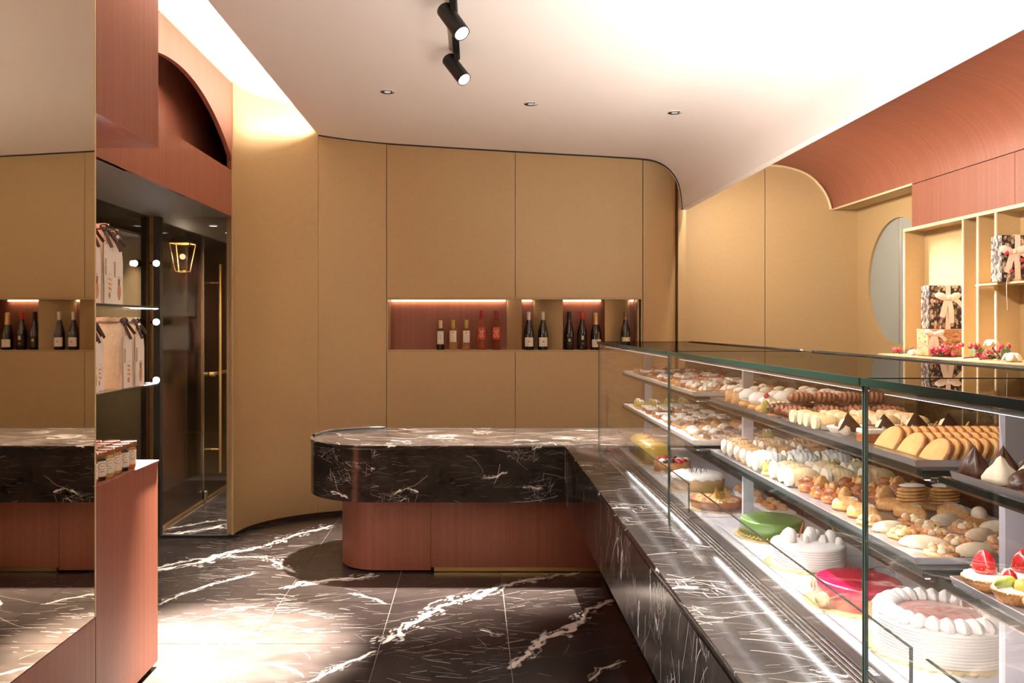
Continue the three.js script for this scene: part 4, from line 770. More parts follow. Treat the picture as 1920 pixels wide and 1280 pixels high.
// ================================================================ bottles in the niche
const darkGlass = std({ color: 0x0f0d0a, roughness: 0.08, clearcoat: 0.6 });
const labelTex = (draw, bg = '#efe6d8') => std({ map: canvasTex(160, 160, (c, w, h) => { c.fillStyle = bg; c.fillRect(0, 0, w, h); draw(c, w, h); }), roughness: 0.7 });
const bird = labelTex((c, w) => { c.fillStyle = '#2a2420'; c.beginPath(); c.moveTo(w * 0.36, 60); c.quadraticCurveTo(w * 0.46, 66, w * 0.5, 72); c.quadraticCurveTo(w * 0.54, 66, w * 0.64, 60); c.quadraticCurveTo(w * 0.56, 84, w * 0.5, 86); c.quadraticCurveTo(w * 0.44, 84, w * 0.36, 60); c.fill(); c.fillStyle = '#c9bda9'; c.fillRect(w * 0.2, 116, w * 0.6, 3); c.fillRect(w * 0.25, 126, w * 0.5, 3); });
const crest = labelTex((c, w) => { c.strokeStyle = '#a89a86'; c.lineWidth = 3; c.strokeRect(12, 14, w - 24, 132); c.fillStyle = '#cfc3b0'; c.fillRect(w * 0.42, 45, w * 0.16, 60); c.fillRect(w * 0.25, 26, w * 0.5, 4); });
const dot = labelTex((c, w) => { c.fillStyle = '#6a4a38'; c.beginPath(); c.arc(w / 2, 26, 10, 0, 7); c.fill(); c.fillStyle = '#d8c8b2'; for (let i = 0; i < 4; i++) c.fillRect(w * 0.3, 62 + i * 18, w * 0.4, 3); });
const roseLabel = labelTex((c, w) => { c.strokeStyle = '#f3e2b8'; c.lineWidth = 7; for (const [x, y] of [[52, 44], [108, 44], [52, 108], [108, 108]]) { c.beginPath(); c.arc(x, y, 17, 0, 5); c.stroke(); } c.lineWidth = 6; c.beginPath(); c.arc(80, 76, 14, 0, 7); c.stroke(); }, '#b8442e');
const gem = labelTex((c, w) => { c.fillStyle = '#cfc4b4'; c.beginPath(); c.arc(w / 2, 50, 24, 0, 7); c.fill(); c.fillStyle = '#3a2c22'; c.beginPath(); c.arc(w / 2 + 4, 46, 9, 0, 7); c.fill(); c.fillStyle = '#6c5c48'; c.fillRect(w * 0.3, 100, w * 0.4, 5); c.fillRect(w * 0.34, 116, w * 0.32, 4); }, '#1b1612');
const shield = labelTex((c, w) => { c.fillStyle = '#c8b494'; c.fillRect(w * 0.36, 10, w * 0.28, 60); c.fillStyle = '#7c5a30'; c.fillRect(w * 0.34, 110, w * 0.32, 26); }, '#15110e');
const wave = labelTex((c, w) => { c.fillStyle = '#8d7c66'; c.beginPath(); c.arc(w / 2, 30, 12, 0, 7); c.fill(); c.fillRect(w * 0.25, 84, w * 0.5, 4); c.fillRect(w * 0.3, 100, w * 0.4, 4); }, '#dcc9a4');
function bottle(label, x, d, prof, o) {
  const t = thing('wine_bottle', label, 'bottle', x, NH0, -d, 'bottles in the wall niche');
  part('glass_body', lathe(prof, 36), o.glass ?? darkGlass, t);
  const r = o.lr, g = new THREE.CylinderGeometry(r, r, o.lh, 24, 1, true, -0.95, 1.9).translate(0, o.ly + o.lh / 2, 0);
  part('label', g, o.label, t);
  part('capsule', lathe(o.cap, 24), o.capMat, t);
  if (o.collar) part('neck_collar', lathe(o.collar, 24), o.collarMat, t);
  if (o.wine) part('wine', lathe(o.wine, 28), o.wineMat, t);
  return t;
}
const bordeaux = (k = 1, R = 0.037, H = 0.3) => [[0.0001, 0], [R - 0.002, 0], [R, 0.004], [R, H * 0.58], [R * 0.92, H * 0.64], [R * 0.5, H * 0.7], [0.0145, H * 0.76], [0.0135, H * 0.97], [0.015, H * 0.975], [0.015, H], [0.0001, H]];
const burgundy = (R = 0.041, H = 0.305) => [[0.0001, 0], [R - 0.002, 0], [R, 0.004], [R, H * 0.4], [R * 0.95, H * 0.48], [R * 0.72, H * 0.6], [R * 0.5, H * 0.69], [0.0155, H * 0.8], [0.0145, H * 0.97], [0.0158, H * 0.975], [0.0158, H], [0.0001, H]];
const capOf = (H, h, r = 0.0158) => [[r - 0.0004, H - h], [r, H - 0.006], [r, H + 0.0012], [0.0001, H + 0.0016]];
const foil = (c, m = 0.3) => std({ color: c, roughness: 0.35, metalness: m });
{
  const bx = (px, d) => (px - 888) * d / 1610, D = 6.93;
  bottle('small dark half bottle with a cream framed label and pale capsule', bx(826, D), D, bordeaux(1, 0.033, 0.236), { lr: 0.0335, ly: 0.045, lh: 0.105, label: crest, cap: capOf(0.236, 0.08), capMat: foil(0xd9c08a) });
  const clear = std({ color: 0xe9c98a, roughness: 0.04, transmission: 0.75, thickness: 0.06, ior: 1.4 });
  const clear2 = std({ color: 0xe8b48a, roughness: 0.04, transmission: 0.75, thickness: 0.06, ior: 1.4 });
  bottle('small half bottle of golden wine, left of the pink-tinted one', bx(849.5, D), D, bordeaux(1, 0.033, 0.24), { glass: clear, lr: 0.0335, ly: 0.062, lh: 0.092, label: dot, cap: capOf(0.24, 0.068), capMat: foil(0xcaa64a) });
  bottle('small half bottle of pinkish wine beside the rose bottles', bx(874.5, D), D, bordeaux(1, 0.033, 0.24), { glass: clear2, lr: 0.0335, ly: 0.058, lh: 0.096, label: dot, cap: capOf(0.24, 0.068), capMat: foil(0xc0a050) });
  const rose = std({ color: 0xd98a60, roughness: 0.04, transmission: 0.8, thickness: 0.07, ior: 1.4 });
  const roseP = [[0.0001, 0], [0.036, 0], [0.038, 0.005], [0.0385, 0.2], [0.035, 0.222], [0.022, 0.238], [0.0165, 0.25], [0.0155, 0.315], [0.0001, 0.315]];
  bottle('tall rose bottle with red capsule and red ornamental label, left one', bx(903, D), D, roseP, { glass: rose, lr: 0.039, ly: 0.085, lh: 0.098, label: roseLabel, cap: capOf(0.316, 0.068, 0.0172), capMat: foil(0xa3203c) });
  bottle('tall rose bottle with red capsule beside the pale bronze screen', bx(930.5, D), D, roseP, { glass: std({ color: 0xb86a4a, roughness: 0.04, transmission: 0.75, thickness: 0.07, ior: 1.4 }), lr: 0.039, ly: 0.085, lh: 0.098, label: roseLabel, cap: capOf(0.314, 0.068, 0.0172), capMat: foil(0x96203a) });
  const B = { lr: 0.0416, ly: 0.028, lh: 0.072, label: bird, cap: capOf(0.305, 0.068, 0.0165), capMat: foil(0xd8cfc4, 0.5) };
  bottle('dark bottle with white bird label in front of the narrow wood strip', bx(991.5, 6.9), 6.9, burgundy(), B);
  bottle('dark bottle with white bird label in front of the bronze screen', bx(1018, 6.9), 6.9, burgundy(), B);
  bottle('dark bottle with small round emblem and dark capsule, leftmost of three', bx(1067, D), D, burgundy(0.039, 0.305), { lr: 0.0396, ly: 0.02, lh: 0.085, label: gem, cap: capOf(0.305, 0.075, 0.0165), capMat: foil(0x201a18) });
  bottle('dark bottle with bright red capsule, middle of three', bx(1091.5, D), D, burgundy(0.039, 0.305), { lr: 0.0396, ly: 0.03, lh: 0.09, label: shield, cap: capOf(0.305, 0.06, 0.0165), capMat: foil(0xc2321c) });
  bottle('sparkling wine bottle with gold foil neck and red collar', bx(1117.5, 6.92), 6.92, burgundy(0.0435, 0.3), { lr: 0.0441, ly: 0.022, lh: 0.062, label: dot, cap: [[0.0265, 0.185], [0.021, 0.215], [0.0185, 0.255], [0.0195, 0.275], [0.019, 0.298], [0.0001, 0.304]], capMat: foil(0xd3ad74, 0.6), collar: [[0.029, 0.172], [0.0272, 0.188], [0.026, 0.192]], collarMat: foil(0xb02a28) });
  bottle('dark bottle with beige wave-topped label in front of the dark screen', bx(1172.5, 6.9), 6.9, burgundy(0.041, 0.305), { lr: 0.0416, ly: 0.048, lh: 0.055, label: wave, cap: capOf(0.305, 0.062, 0.0165), capMat: foil(0x7a5a40) });
}

// ================================================================ jars on the low cabinet
{
  const lid = std({ color: 0xb47a52, roughness: 0.3, metalness: 0.75 });
  const lab = (accent) => std({ map: canvasTex(256, 192, (c, w, h) => { c.fillStyle = '#f4e7d2'; c.fillRect(0, 0, w, h); c.strokeStyle = '#4b3a30'; c.lineWidth = 4; c.beginPath(); c.ellipse(w * 0.5, 62, 62, 40, 0, 0, 7); c.stroke(); c.strokeStyle = '#a06a50'; c.lineWidth = 3; c.beginPath(); c.moveTo(92, 68); for (let i = 0; i < 9; i++) c.lineTo(96 + i * 8, 60 + (i % 2) * 10 - i); c.stroke(); c.fillStyle = accent; c.fillRect(84, 120, 88, 8); c.fillRect(0, 178, w, 14); c.fillStyle = '#e8cfae'; for (let i = 0; i < 6; i++) c.fillRect(70 + i * 20, 140, 10, 26); }), roughness: 0.7 });
  const labs = [lab('#c98a66'), lab('#8c5a4a'), lab('#8fa07c'), lab('#d8b49a'), lab('#4a5560')];
  const fills = [0xa8622c, 0x2a1712, 0xb98a3e, 0xa97a4a, 0x1c1614].map((c) => std({ color: c, roughness: 0.12, clearcoat: 0.8 }));
  const words = ['amber', 'very dark', 'golden', 'light brown', 'black'];
  for (let r = 0; r < 4; r++) for (let i = 0; i < 6; i++) {
    const k = r ? (i * 2 + r) % 5 : [0, 1, 2, 3, 4, 0][i];
    const x = -1.437 - r * 0.073, d = 3.205 + i * 0.0725 + (r % 2) * 0.012;
    const t = thing('lidded_jar', r ? words[k] + ' jar with copper lid in row ' + ['', 'two', 'three', 'four'][r] + ' behind the front jars' : words[k] + ' jar with copper lid and oval label, ' + ['first', 'second', 'third', 'fourth', 'fifth', 'last'][i] + ' in the front row', 'jar', x, 0.905, -d, 'jars on the low cabinet');
    part('glass_body', lathe([[0.0001, 0], [0.03, 0], [0.0325, 0.004], [0.0325, 0.082], [0.029, 0.09], [0.0285, 0.094], [0.0001, 0.094]], 28), fills[k], t);
    part('label', new THREE.CylinderGeometry(0.0328, 0.0328, 0.062, 24, 1, true, -1.0 + Math.PI / 2 - 0.55, 2.0).translate(0, 0.014 + 0.031, 0), labs[k], t);
    part('lid', lathe([[0.0335, 0.091], [0.0345, 0.093], [0.0345, 0.108], [0.033, 0.1105], [0.031, 0.1095], [0.0001, 0.1095]], 32), lid, t);
  }
}

// ================================================================ paper bags on the glass shelves
{
  const paper = std({ map: dataTex(128, 128, (x, y) => { const v = noise3(x * 0.05, y * 0.05, 3) * 5 + (rnd() - 0.5) * 6; return [226 + v, 202 + v, 174 + v]; }), roughness: 0.8 });
  const front = (v) => std({ map: canvasTex(192, 384, (c, w, h) => {
    c.fillStyle = '#f3e9dc'; c.fillRect(0, 0, w, h); c.fillStyle = '#7d4636'; c.fillRect(20, 96, 26, 104);
    c.fillStyle = '#efdccb'; for (let i = 0; i < 7; i++) { c.fillRect(27, 102 + i * 14, 12, 8); c.fillStyle = i % 2 ? '#efdccb' : '#e6cdb8'; }
    if (v === 0) { c.fillStyle = '#c99a52'; for (let i = 0; i < 3; i++) { c.beginPath(); c.ellipse(118, 226 + i * 30, 36, 9, 0.15, 0, 7); c.fill(); } c.strokeStyle = '#b98f62'; c.lineWidth = 3; c.beginPath(); c.ellipse(122, 250, 50, 62, 0, 0, 7); c.stroke(); c.fillStyle = '#b47c46'; c.beginPath(); c.ellipse(110, 330, 26, 20, 0, 0, 7); c.fill(); }
    else { c.fillStyle = '#c08a62'; c.beginPath(); c.ellipse(116, 300, 34, 58, 0, 0, 7); c.fill(); c.fillStyle = '#7a4a34'; c.beginPath(); c.ellipse(112, 232, 22, 26, 0.3, 0, 7); c.fill(); c.strokeStyle = '#8c5a42'; c.lineWidth = 4; c.beginPath(); c.arc(112, 226, 32, 3, 6.2); c.stroke(); }
  }), roughness: 0.75 });
  const fronts = [front(0), front(1)], ribbon = std({ color: 0x3a2620, roughness: 0.5 });
  function bagGeo(w, dp, h, k) {                                   // w along x (depth of the shelf), dp along z
    const rows = [[0, 1, 1], [0.04, 1, 1], [0.3, 1.02, 1.02], [0.62, 1.0, 0.98], [0.74, 0.96, 0.8], [0.86, 0.9, 0.42], [0.93, 0.8, 0.16], [0.965, 0.95, 0.2], [1, 1.02, 0.3]], n = 9, pos = [], idx = [];
    const ring = []; for (let s = 0; s < 4; s++) for (let i = 0; i < n; i++) { const u = i / n * 2 - 1; ring.push(s === 0 ? [u, -1] : s === 1 ? [1, u] : s === 2 ? [-u, 1] : [-1, -u]); }
    rows.forEach(([f, a, b], j) => ring.forEach(([u, v]) => { const c = noise3(u * 1.7 + k * 5, v * 1.7, f * 5) * 0.007 * (j ? 1 : 0); pos.push(u * w / 2 * a * (Math.abs(v) > 0.99 ? 1 : 1) + c, f * h + c * 0.4, v * dp / 2 * b + c); }));
    const m = ring.length; for (let j = 0; j + 1 < rows.length; j++) for (let i = 0; i < m; i++) { const a = j * m + i, b = j * m + (i + 1) % m; idx.push(a, a + m, b, b, a + m, b + m); }
    const g = new THREE.BufferGeometry(); g.setAttribute('position', new THREE.Float32BufferAttribute(pos, 3)); g.setIndex(idx); g.computeVertexNormals();
    return metric(toCreasedNormals(g, 0.7), 6);
  }
  const bag = (label, x, y, d, k, w, dp, h, turn) => {
    const t = thing('paper_bag', label, 'bag', x, y, -d, 'paper bags on the glass shelves'); t.rotation.y = turn;
    part('bag_body', bagGeo(w, dp, h, k), paper, t);
    // printed front panel on the side facing the shop (+x), following the bag
    const pg = new THREE.PlaneGeometry(dp * 0.98, h * 0.74, 4, 8).rotateY(Math.PI / 2); { const p = pg.attributes.position; for (let i = 0; i < p.count; i++) { const f = (p.getY(i) + h * 0.37) / h; p.setX(i, w / 2 * (f > 0.62 ? 1 - (f - 0.62) * 0.25 : 1.02) + 0.0045); p.setY(i, f * h + 0.002); p.setZ(i, p.getZ(i) * (f > 0.62 ? 1 - (f - 0.62) * 1.5 : 1)); } pg.computeVertexNormals(); }
    part('printed_front', pg, fronts[k % 2], t);
    part('ribbon', [new THREE.TorusGeometry(0.018, 0.005, 6, 20).scale(w * 22, 1, 0.8).rotateX(Math.PI / 2).translate(0, h * 0.93, 0), new THREE.BoxGeometry(0.012, 0.085, 0.003).rotateZ(0.4).rotateY(0.4).translate(w / 2 + 0.004, h * 0.83, 0.012), new THREE.BoxGeometry(0.012, 0.07, 0.003).rotateZ(0.7).rotateY(-0.3).translate(w / 2 + 0.01, h * 0.86, -0.014), new THREE.TorusGeometry(0.02, 0.0045, 6, 18).scale(1, 0.55, 1).rotateY(1.2).translate(w / 2 - 0.004, h * 0.95, 0.02)], ribbon, t);
  };
  bag('paper bag nearest the mirror on the upper glass shelf', -1.47, 1.578, 3.205, 1, 0.11, 0.085, 0.3, 0);
  bag('paper bag with bread print in the middle of the upper glass shelf', -1.47, 1.578, 3.31, 0, 0.115, 0.095, 0.31, 0.04);
  bag('paper bag with brown jar print, third on the upper glass shelf', -1.475, 1.578, 3.418, 1, 0.11, 0.09, 0.3, -0.03);
  bag('plain-backed paper bag behind the others on the upper shelf', -1.61, 1.578, 3.27, 1, 0.11, 0.09, 0.31, 0.1);
  bag('paper bag nearest the mirror on the lower glass shelf', -1.47, 1.243, 3.19, 1, 0.11, 0.08, 0.28, 0);
  bag('narrow paper bag turned away beside the gap on the lower shelf', -1.5, 1.243, 3.31, 0, 0.1, 0.085, 0.27, -0.2);
  bag('broad crumpled paper bag in the middle of the lower glass shelf', -1.465, 1.243, 3.47, 0, 0.12, 0.12, 0.285, 0.1);
  bag('paper bag with brown print at the far end of the lower shelf', -1.46, 1.243, 3.6, 1, 0.11, 0.1, 0.285, 0);
  bag('paper bag half hidden behind the broad one on the lower shelf', -1.64, 1.243, 3.53, 1, 0.1, 0.09, 0.28, 0.0);
}
// ================================================================ right: bronze shelf unit, back counter, gifts and flowers
struct('wall_facade_upper', slab(-2.34, -2.3, 2.26, 3.3, -2.6, 8.7), M.dark);
{
  const t = thing('shelf_unit', 'bronze wall shelf unit with upright dividers under the wooden fascia', 'shelf unit');
  part('top_board', metric(slab(3.05, 3.24, 2.155, 2.17, 2.5, 6.08)), M.gold, t);
  part('front_edge', slab(3.044, 3.052, 2.153, 2.174, 2.5, 6.086), M.paleEdge, t);
  part('back_panel', metric(slab(3.185, 3.24, 0.82, 2.155, 5.352, 6.07)), M.gold, t);
  part('back_panel', metric(slab(3.185, 3.24, 0.82, 2.155, 2.5, 5.0)), M.gold, t);
  part('back_panel', metric(slab(3.185, 3.24, 0.82, 2.155, 5.0, 5.352)), M.gold, t);
  [6.074, 5.346, 5.19, 5.01, 4.1].forEach((d) => {
    const p = part('divider', metric(slab(3.052, 3.186, 0.82, 2.155, d - 0.006, d + 0.006)), M.gold, t);
    part('divider_edge', slab(3.044, 3.052, 0.82, 2.155, d - 0.008, d + 0.008), M.paleEdge, p);
  });
  part('shelf_board', slab(2.99, 3.19, 1.728, 1.738, 2.6, 5.12), M.gold, t);
  part('ledge', slab(2.88, 3.19, 1.28, 1.294, 2.5, 6.12, 0.005), M.gold, t);
}
{
  const t = thing('back_counter', 'low back counter along the right wall below the shelf unit', 'counter');
  part('worktop', metric(slab(2.55, 3.255, 0.785, 0.815, -0.5, 6.2, 0.004)), M.marble, t);
  part('body', metric(slab(2.58, 3.255, 0.0, 0.785, -0.5, 6.19)), M.wood, t);
}
const satin = std({ color: 0xf3d9c6, roughness: 0.45, sheen: 0.5, sheenColor: new THREE.Color(1, 0.95, 0.9) });
const floral = canvasTex(512, 512, (c, w) => {
  c.fillStyle = '#2a211f'; c.fillRect(0, 0, w, w);
  for (let i = 0; i < 150; i++) { const x = rnd() * w, y = rnd() * w, r = rr(8, 30), col = ['#c9a184', '#e3c3a0', '#b06a5a', '#8c7a58', '#d9b9a0', '#a08468', '#efdcc0'][i % 7]; for (let p = 0; p < 6; p++) { c.fillStyle = col; c.globalAlpha = 0.75; c.beginPath(); c.ellipse(x + Math.cos(p * 1.05) * r * 0.6, y + Math.sin(p * 1.05) * r * 0.6, r * 0.5, r * 0.32, p * 1.05, 0, 7); c.fill(); } c.globalAlpha = 1; c.fillStyle = '#6b4a32'; c.beginPath(); c.arc(x, y, r * 0.2, 0, 7); c.fill(); }
  for (let i = 0; i < 120; i++) { c.fillStyle = ['#4c5236', '#5c5a3a', '#3c3a2a'][i % 3]; c.beginPath(); c.ellipse(rnd() * w, rnd() * w, rr(4, 14), rr(2, 5), rnd() * 3, 0, 7); c.fill(); }
});
const floralMat = std({ map: floral, roughness: 0.6 });
const bark = std({ map: canvasTex(256, 256, (c, w) => { c.fillStyle = '#c08a5e'; c.fillRect(0, 0, w, w); for (let i = 0; i < 160; i++) { c.fillStyle = ['rgba(90,52,32,.5)', 'rgba(230,190,150,.5)', 'rgba(150,96,62,.5)'][i % 3]; c.beginPath(); c.ellipse(rnd() * w, rnd() * w, rr(3, 18), rr(2, 7), rr(-0.6, 0.6), 0, 7); c.fill(); } }, true), roughness: 0.8 });
function ribbonStrip(pts, w, nrm = [0, 0, 1]) {                     // a flat band along a curve
  const c = new THREE.CatmullRomCurve3(pts.map((p) => new THREE.Vector3(...p))), n = 24, pos = [], idx = [], N = new THREE.Vector3(...nrm);
  for (let i = 0; i <= n; i++) { const p = c.getPoint(i / n), tg = c.getTangent(i / n), s = new THREE.Vector3().crossVectors(N, tg).normalize().multiplyScalar(w / 2); for (const [k, o] of [[1, 0.0008], [-1, 0.0008], [-1, -0.0008], [1, -0.0008]]) pos.push(p.x + s.x * k + N.x * o, p.y + s.y * k + N.y * o, p.z + s.z * k + N.z * o); if (i < n) for (let q = 0; q < 4; q++) { const a = i * 4 + q, b = i * 4 + (q + 1) % 4; idx.push(a, a + 4, b, b, a + 4, b + 4); } }
  const g = new THREE.BufferGeometry(); g.setAttribute('position', new THREE.Float32BufferAttribute(pos, 3)); g.setIndex(idx); g.computeVertexNormals(); return g.toNonIndexed();
}
function bow(t, x, y, z, s = 1) {
  const L = (sx) => blob(0.034 * s, 0.019 * s, 0.012 * s, 0.12, 1.5, 3, false).rotateZ(sx * 0.35).translate(x + sx * 0.034 * s, y + 0.006 * s, z);
  part('bow_loop', L(-1), satin, t); part('bow_loop', L(1), satin, t); part('bow_knot', blob(0.012 * s, 0.013 * s, 0.011 * s, 0.05, 1, 2, false).translate(x, y, z + 0.004), satin, t);
  part('bow_tail', ribbonStrip([[x - 0.004, y, z], [x - 0.02 * s, y - 0.045 * s, z + 0.006], [x - 0.035 * s, y - 0.1 * s, z + 0.008]], 0.028 * s), satin, t);
  part('bow_tail', ribbonStrip([[x + 0.004, y, z], [x + 0.012 * s, y - 0.06 * s, z + 0.006], [x + 0.016 * s, y - 0.13 * s, z + 0.004]], 0.026 * s), satin, t);
  part('bow_tail', ribbonStrip([[x + 0.004, y, z], [x + 0.04 * s, y - 0.012 * s, z + 0.005], [x + 0.075 * s, y - 0.045 * s, z + 0.002]], 0.022 * s), satin, t);
}
{
  const t = thing('gift_box', 'floral gift box with a satin bow standing on the bark-patterned box', 'gift box', 3.03, 1.4705, -5.56);
  part('box', new RoundedBoxGeometry(0.215, 0.28, 0.1, 2, 0.004).translate(0, 0.14, 0), floralMat, t);
  part('ribbon_band', slab(0.0, 0.03, 0.0, 0.282, -0.052, 0.0515), satin, t); bow(t, 0.012, 0.2, 0.056, 1.25);
}
{
  const t = thing('bark_box', 'box covered in brown bark pattern with a pale bow on the ledge', 'gift box', 3.025, 1.294, -5.56);
  part('box', new RoundedBoxGeometry(0.24, 0.172, 0.15, 2, 0.012).translate(0, 0.088, 0), bark, t);
  part('lid_line', slab(-0.121, 0.121, 0.164, 0.1755, -0.076, 0.076, 0.004), bark, t);
  bow(t, -0.085, 0.145, 0.084, 0.95); part('ribbon_band', slab(-0.1, -0.07, 0.0, 0.16, -0.078, 0.0785), satin, t);
}
{
  const t = thing('gift_box', 'floral gift box with flowers tied to its bow on the upper shelf board', 'gift box', 3.062, 1.7385, -4.86);
  part('box', new RoundedBoxGeometry(0.21, 0.262, 0.1, 2, 0.004).translate(0, 0.131, 0), floralMat, t);
  part('ribbon_band', slab(-0.03, 0.0, 0.0, 0.264, -0.052, 0.0515), satin, t); bow(t, -0.04, 0.17, 0.058, 1.2);
  for (const [x, y] of [[-0.085, 0.16], [0.0, 0.12], [-0.06, 0.06]]) part('rosehip', new THREE.SphereGeometry(0.011, 12, 8).scale(1, 1.15, 1).translate(x, y, 0.066), std({ color: 0xb8203a, roughness: 0.3, clearcoat: 0.5 }), t);
  part('raffia_string', tube([[-0.04, 0.05, 0.06], [-0.08, 0.02, 0.065], [-0.088, -0.06, 0.07], [-0.082, -0.16, 0.066]], 0.0014, 5, 24), satin, t);
}
const hip = std({ color: 0xa8163a, roughness: 0.28, clearcoat: 0.5 }), sepal = std({ color: 0xb98c46, roughness: 0.7 }), leafMat = std({ color: 0x4f6b48, roughness: 0.55 }), twig = std({ color: 0x4a3626, roughness: 0.8 });
const leafGeo = (() => { const s = new THREE.Shape(); s.moveTo(0, 0); s.bezierCurveTo(0.014, 0.012, 0.014, 0.04, 0, 0.056); s.bezierCurveTo(-0.014, 0.04, -0.014, 0.012, 0, 0); const g = new THREE.ExtrudeGeometry(s, { depth: 0.0008, bevelEnabled: false, curveSegments: 8 }), p = g.attributes.position; for (let i = 0; i < p.count; i++) p.setZ(i, p.getZ(i) - 0.25 * p.getX(i) ** 2 / 0.014 - 2 * (p.getY(i) - 0.028) ** 2); g.computeVertexNormals(); return g; })();
function hips(label, x, d, n, w, dep, h, leaves) {
  const t = thing('rosehip_branch', label, 'rosehips', x, 1.294, -d, 'rosehip branches on the ledge');
  part('stem', [tube([[-w / 2, 0.006, 0], [0, 0.014, 0.01], [w / 2, 0.008, -0.01]], 0.004, 6, 20), tube([[-w / 4, 0.008, 0.02], [0.02, 0.03, 0], [w / 3, h * 0.6, -0.02]], 0.003, 6, 16)], twig, t);
  for (let i = 0; i < n; i++) {
    const px = rr(-w / 2, w / 2), py = rr(0.012, h), pz = rr(-dep / 2, dep / 2), q = new THREE.Euler(rr(-1.2, 1.2), rr(0, 6), rr(-1.2, 1.2));
    const b = part('rosehip', new THREE.SphereGeometry(0.0125, 14, 10).scale(1, 1.15, 1).applyMatrix4(new THREE.Matrix4().makeRotationFromEuler(q)).translate(px, py, pz), hip, t);
    const s = []; for (let k = 0; k < 5; k++) s.push(new THREE.ConeGeometry(0.0028, 0.016, 5).translate(0, 0.008, 0).rotateZ(0.75).rotateY(k * 1.257).translate(0, 0.0135, 0)); part('sepals', join(s).applyMatrix4(new THREE.Matrix4().makeRotationFromEuler(q)).translate(px, py, pz), sepal, b);
  }
  for (let i = 0; i < leaves; i++) part('leaf', leafGeo.clone().rotateX(rr(0.6, 1.5)).rotateY(rr(0, 6.3)).translate(rr(-w / 2.4, w / 2.4), rr(0.01, 0.04), rr(-dep / 3, dep / 3)), leafMat, t);
}
hips('small pair of red rosehips at the left end of the ledge', 2.955, 6.0, 4, 0.05, 0.05, 0.03, 0);
hips('broad heap of red rosehips in front of the bark-patterned box', 2.96, 5.4, 24, 0.16, 0.1, 0.075, 7);
hips('red rosehips in front of the narrow dark compartments', 2.99, 5.1, 12, 0.16, 0.1, 0.1, 8);
hips('red rosehips beside the green leaves at the right end of the ledge', 2.99, 4.92, 16, 0.18, 0.1, 0.08, 5);
{
  const petal = std({ color: 0xe6d2b0, roughness: 0.7 });
  const rose = (label, x, y, d, s) => { const t = thing('white_rose', label, 'flower', x, y, -d, 'white flowers on the ledge'); for (let k = 0; k < 3; k++) for (let i = 0; i < 5; i++) { const a = i * 1.257 + k * 0.6, r = (0.006 + k * 0.012) * s; part('petal', new THREE.SphereGeometry(0.019 * s, 12, 8, 0, Math.PI).scale(0.9, 1.15, 0.45).rotateX(-0.25 * k).rotateY(-a + Math.PI / 2).translate(r * Math.cos(a), 0.022 * s, r * Math.sin(a)), petal, t); } part('calyx', new THREE.SphereGeometry(0.012 * s, 10, 8).translate(0, 0.012 * s, 0), leafMat, t); };
  rose('creamy white rose in front of the bark-patterned box', 2.93, 1.294, 5.72, 0.9); rose('large white bloom beside the narrow compartments', 3.0, 1.37, 4.97, 1.0); rose('white bloom at the right end of the ledge', 2.95, 1.294, 4.7, 1.2);
  const t = thing('dried_twigs', 'small bundle of dried brown twigs beside the white rose', 'twigs', 2.95, 1.298, -5.85);
  for (let i = 0; i < 14; i++) part('twig', cyl(0.0012, 0.0008, rr(0.07, 0.13), 5).rotateZ(-1.2 + rr(-0.35, 0.25)).rotateY(rr(-0.5, 0.5)).translate(-0.05, 0.003, rr(-0.015, 0.015)), twig, t);
  const l = thing('leaf_sprig', 'sprig of broad green leaves beside the right-hand rosehips', 'leaves', 2.95, 1.3, -4.76);
  for (let i = 0; i < 7; i++) part('leaf', leafGeo.clone().scale(1.5, 1.5, 1.5).rotateX(-0.4 + rr(-0.5, 0.3)).rotateZ(rr(-1.4, 1.4)).rotateY(rr(-0.5, 0.9)).translate(rr(-0.05, 0.05), 0.0, rr(-0.02, 0.03)), leafMat, l);
}
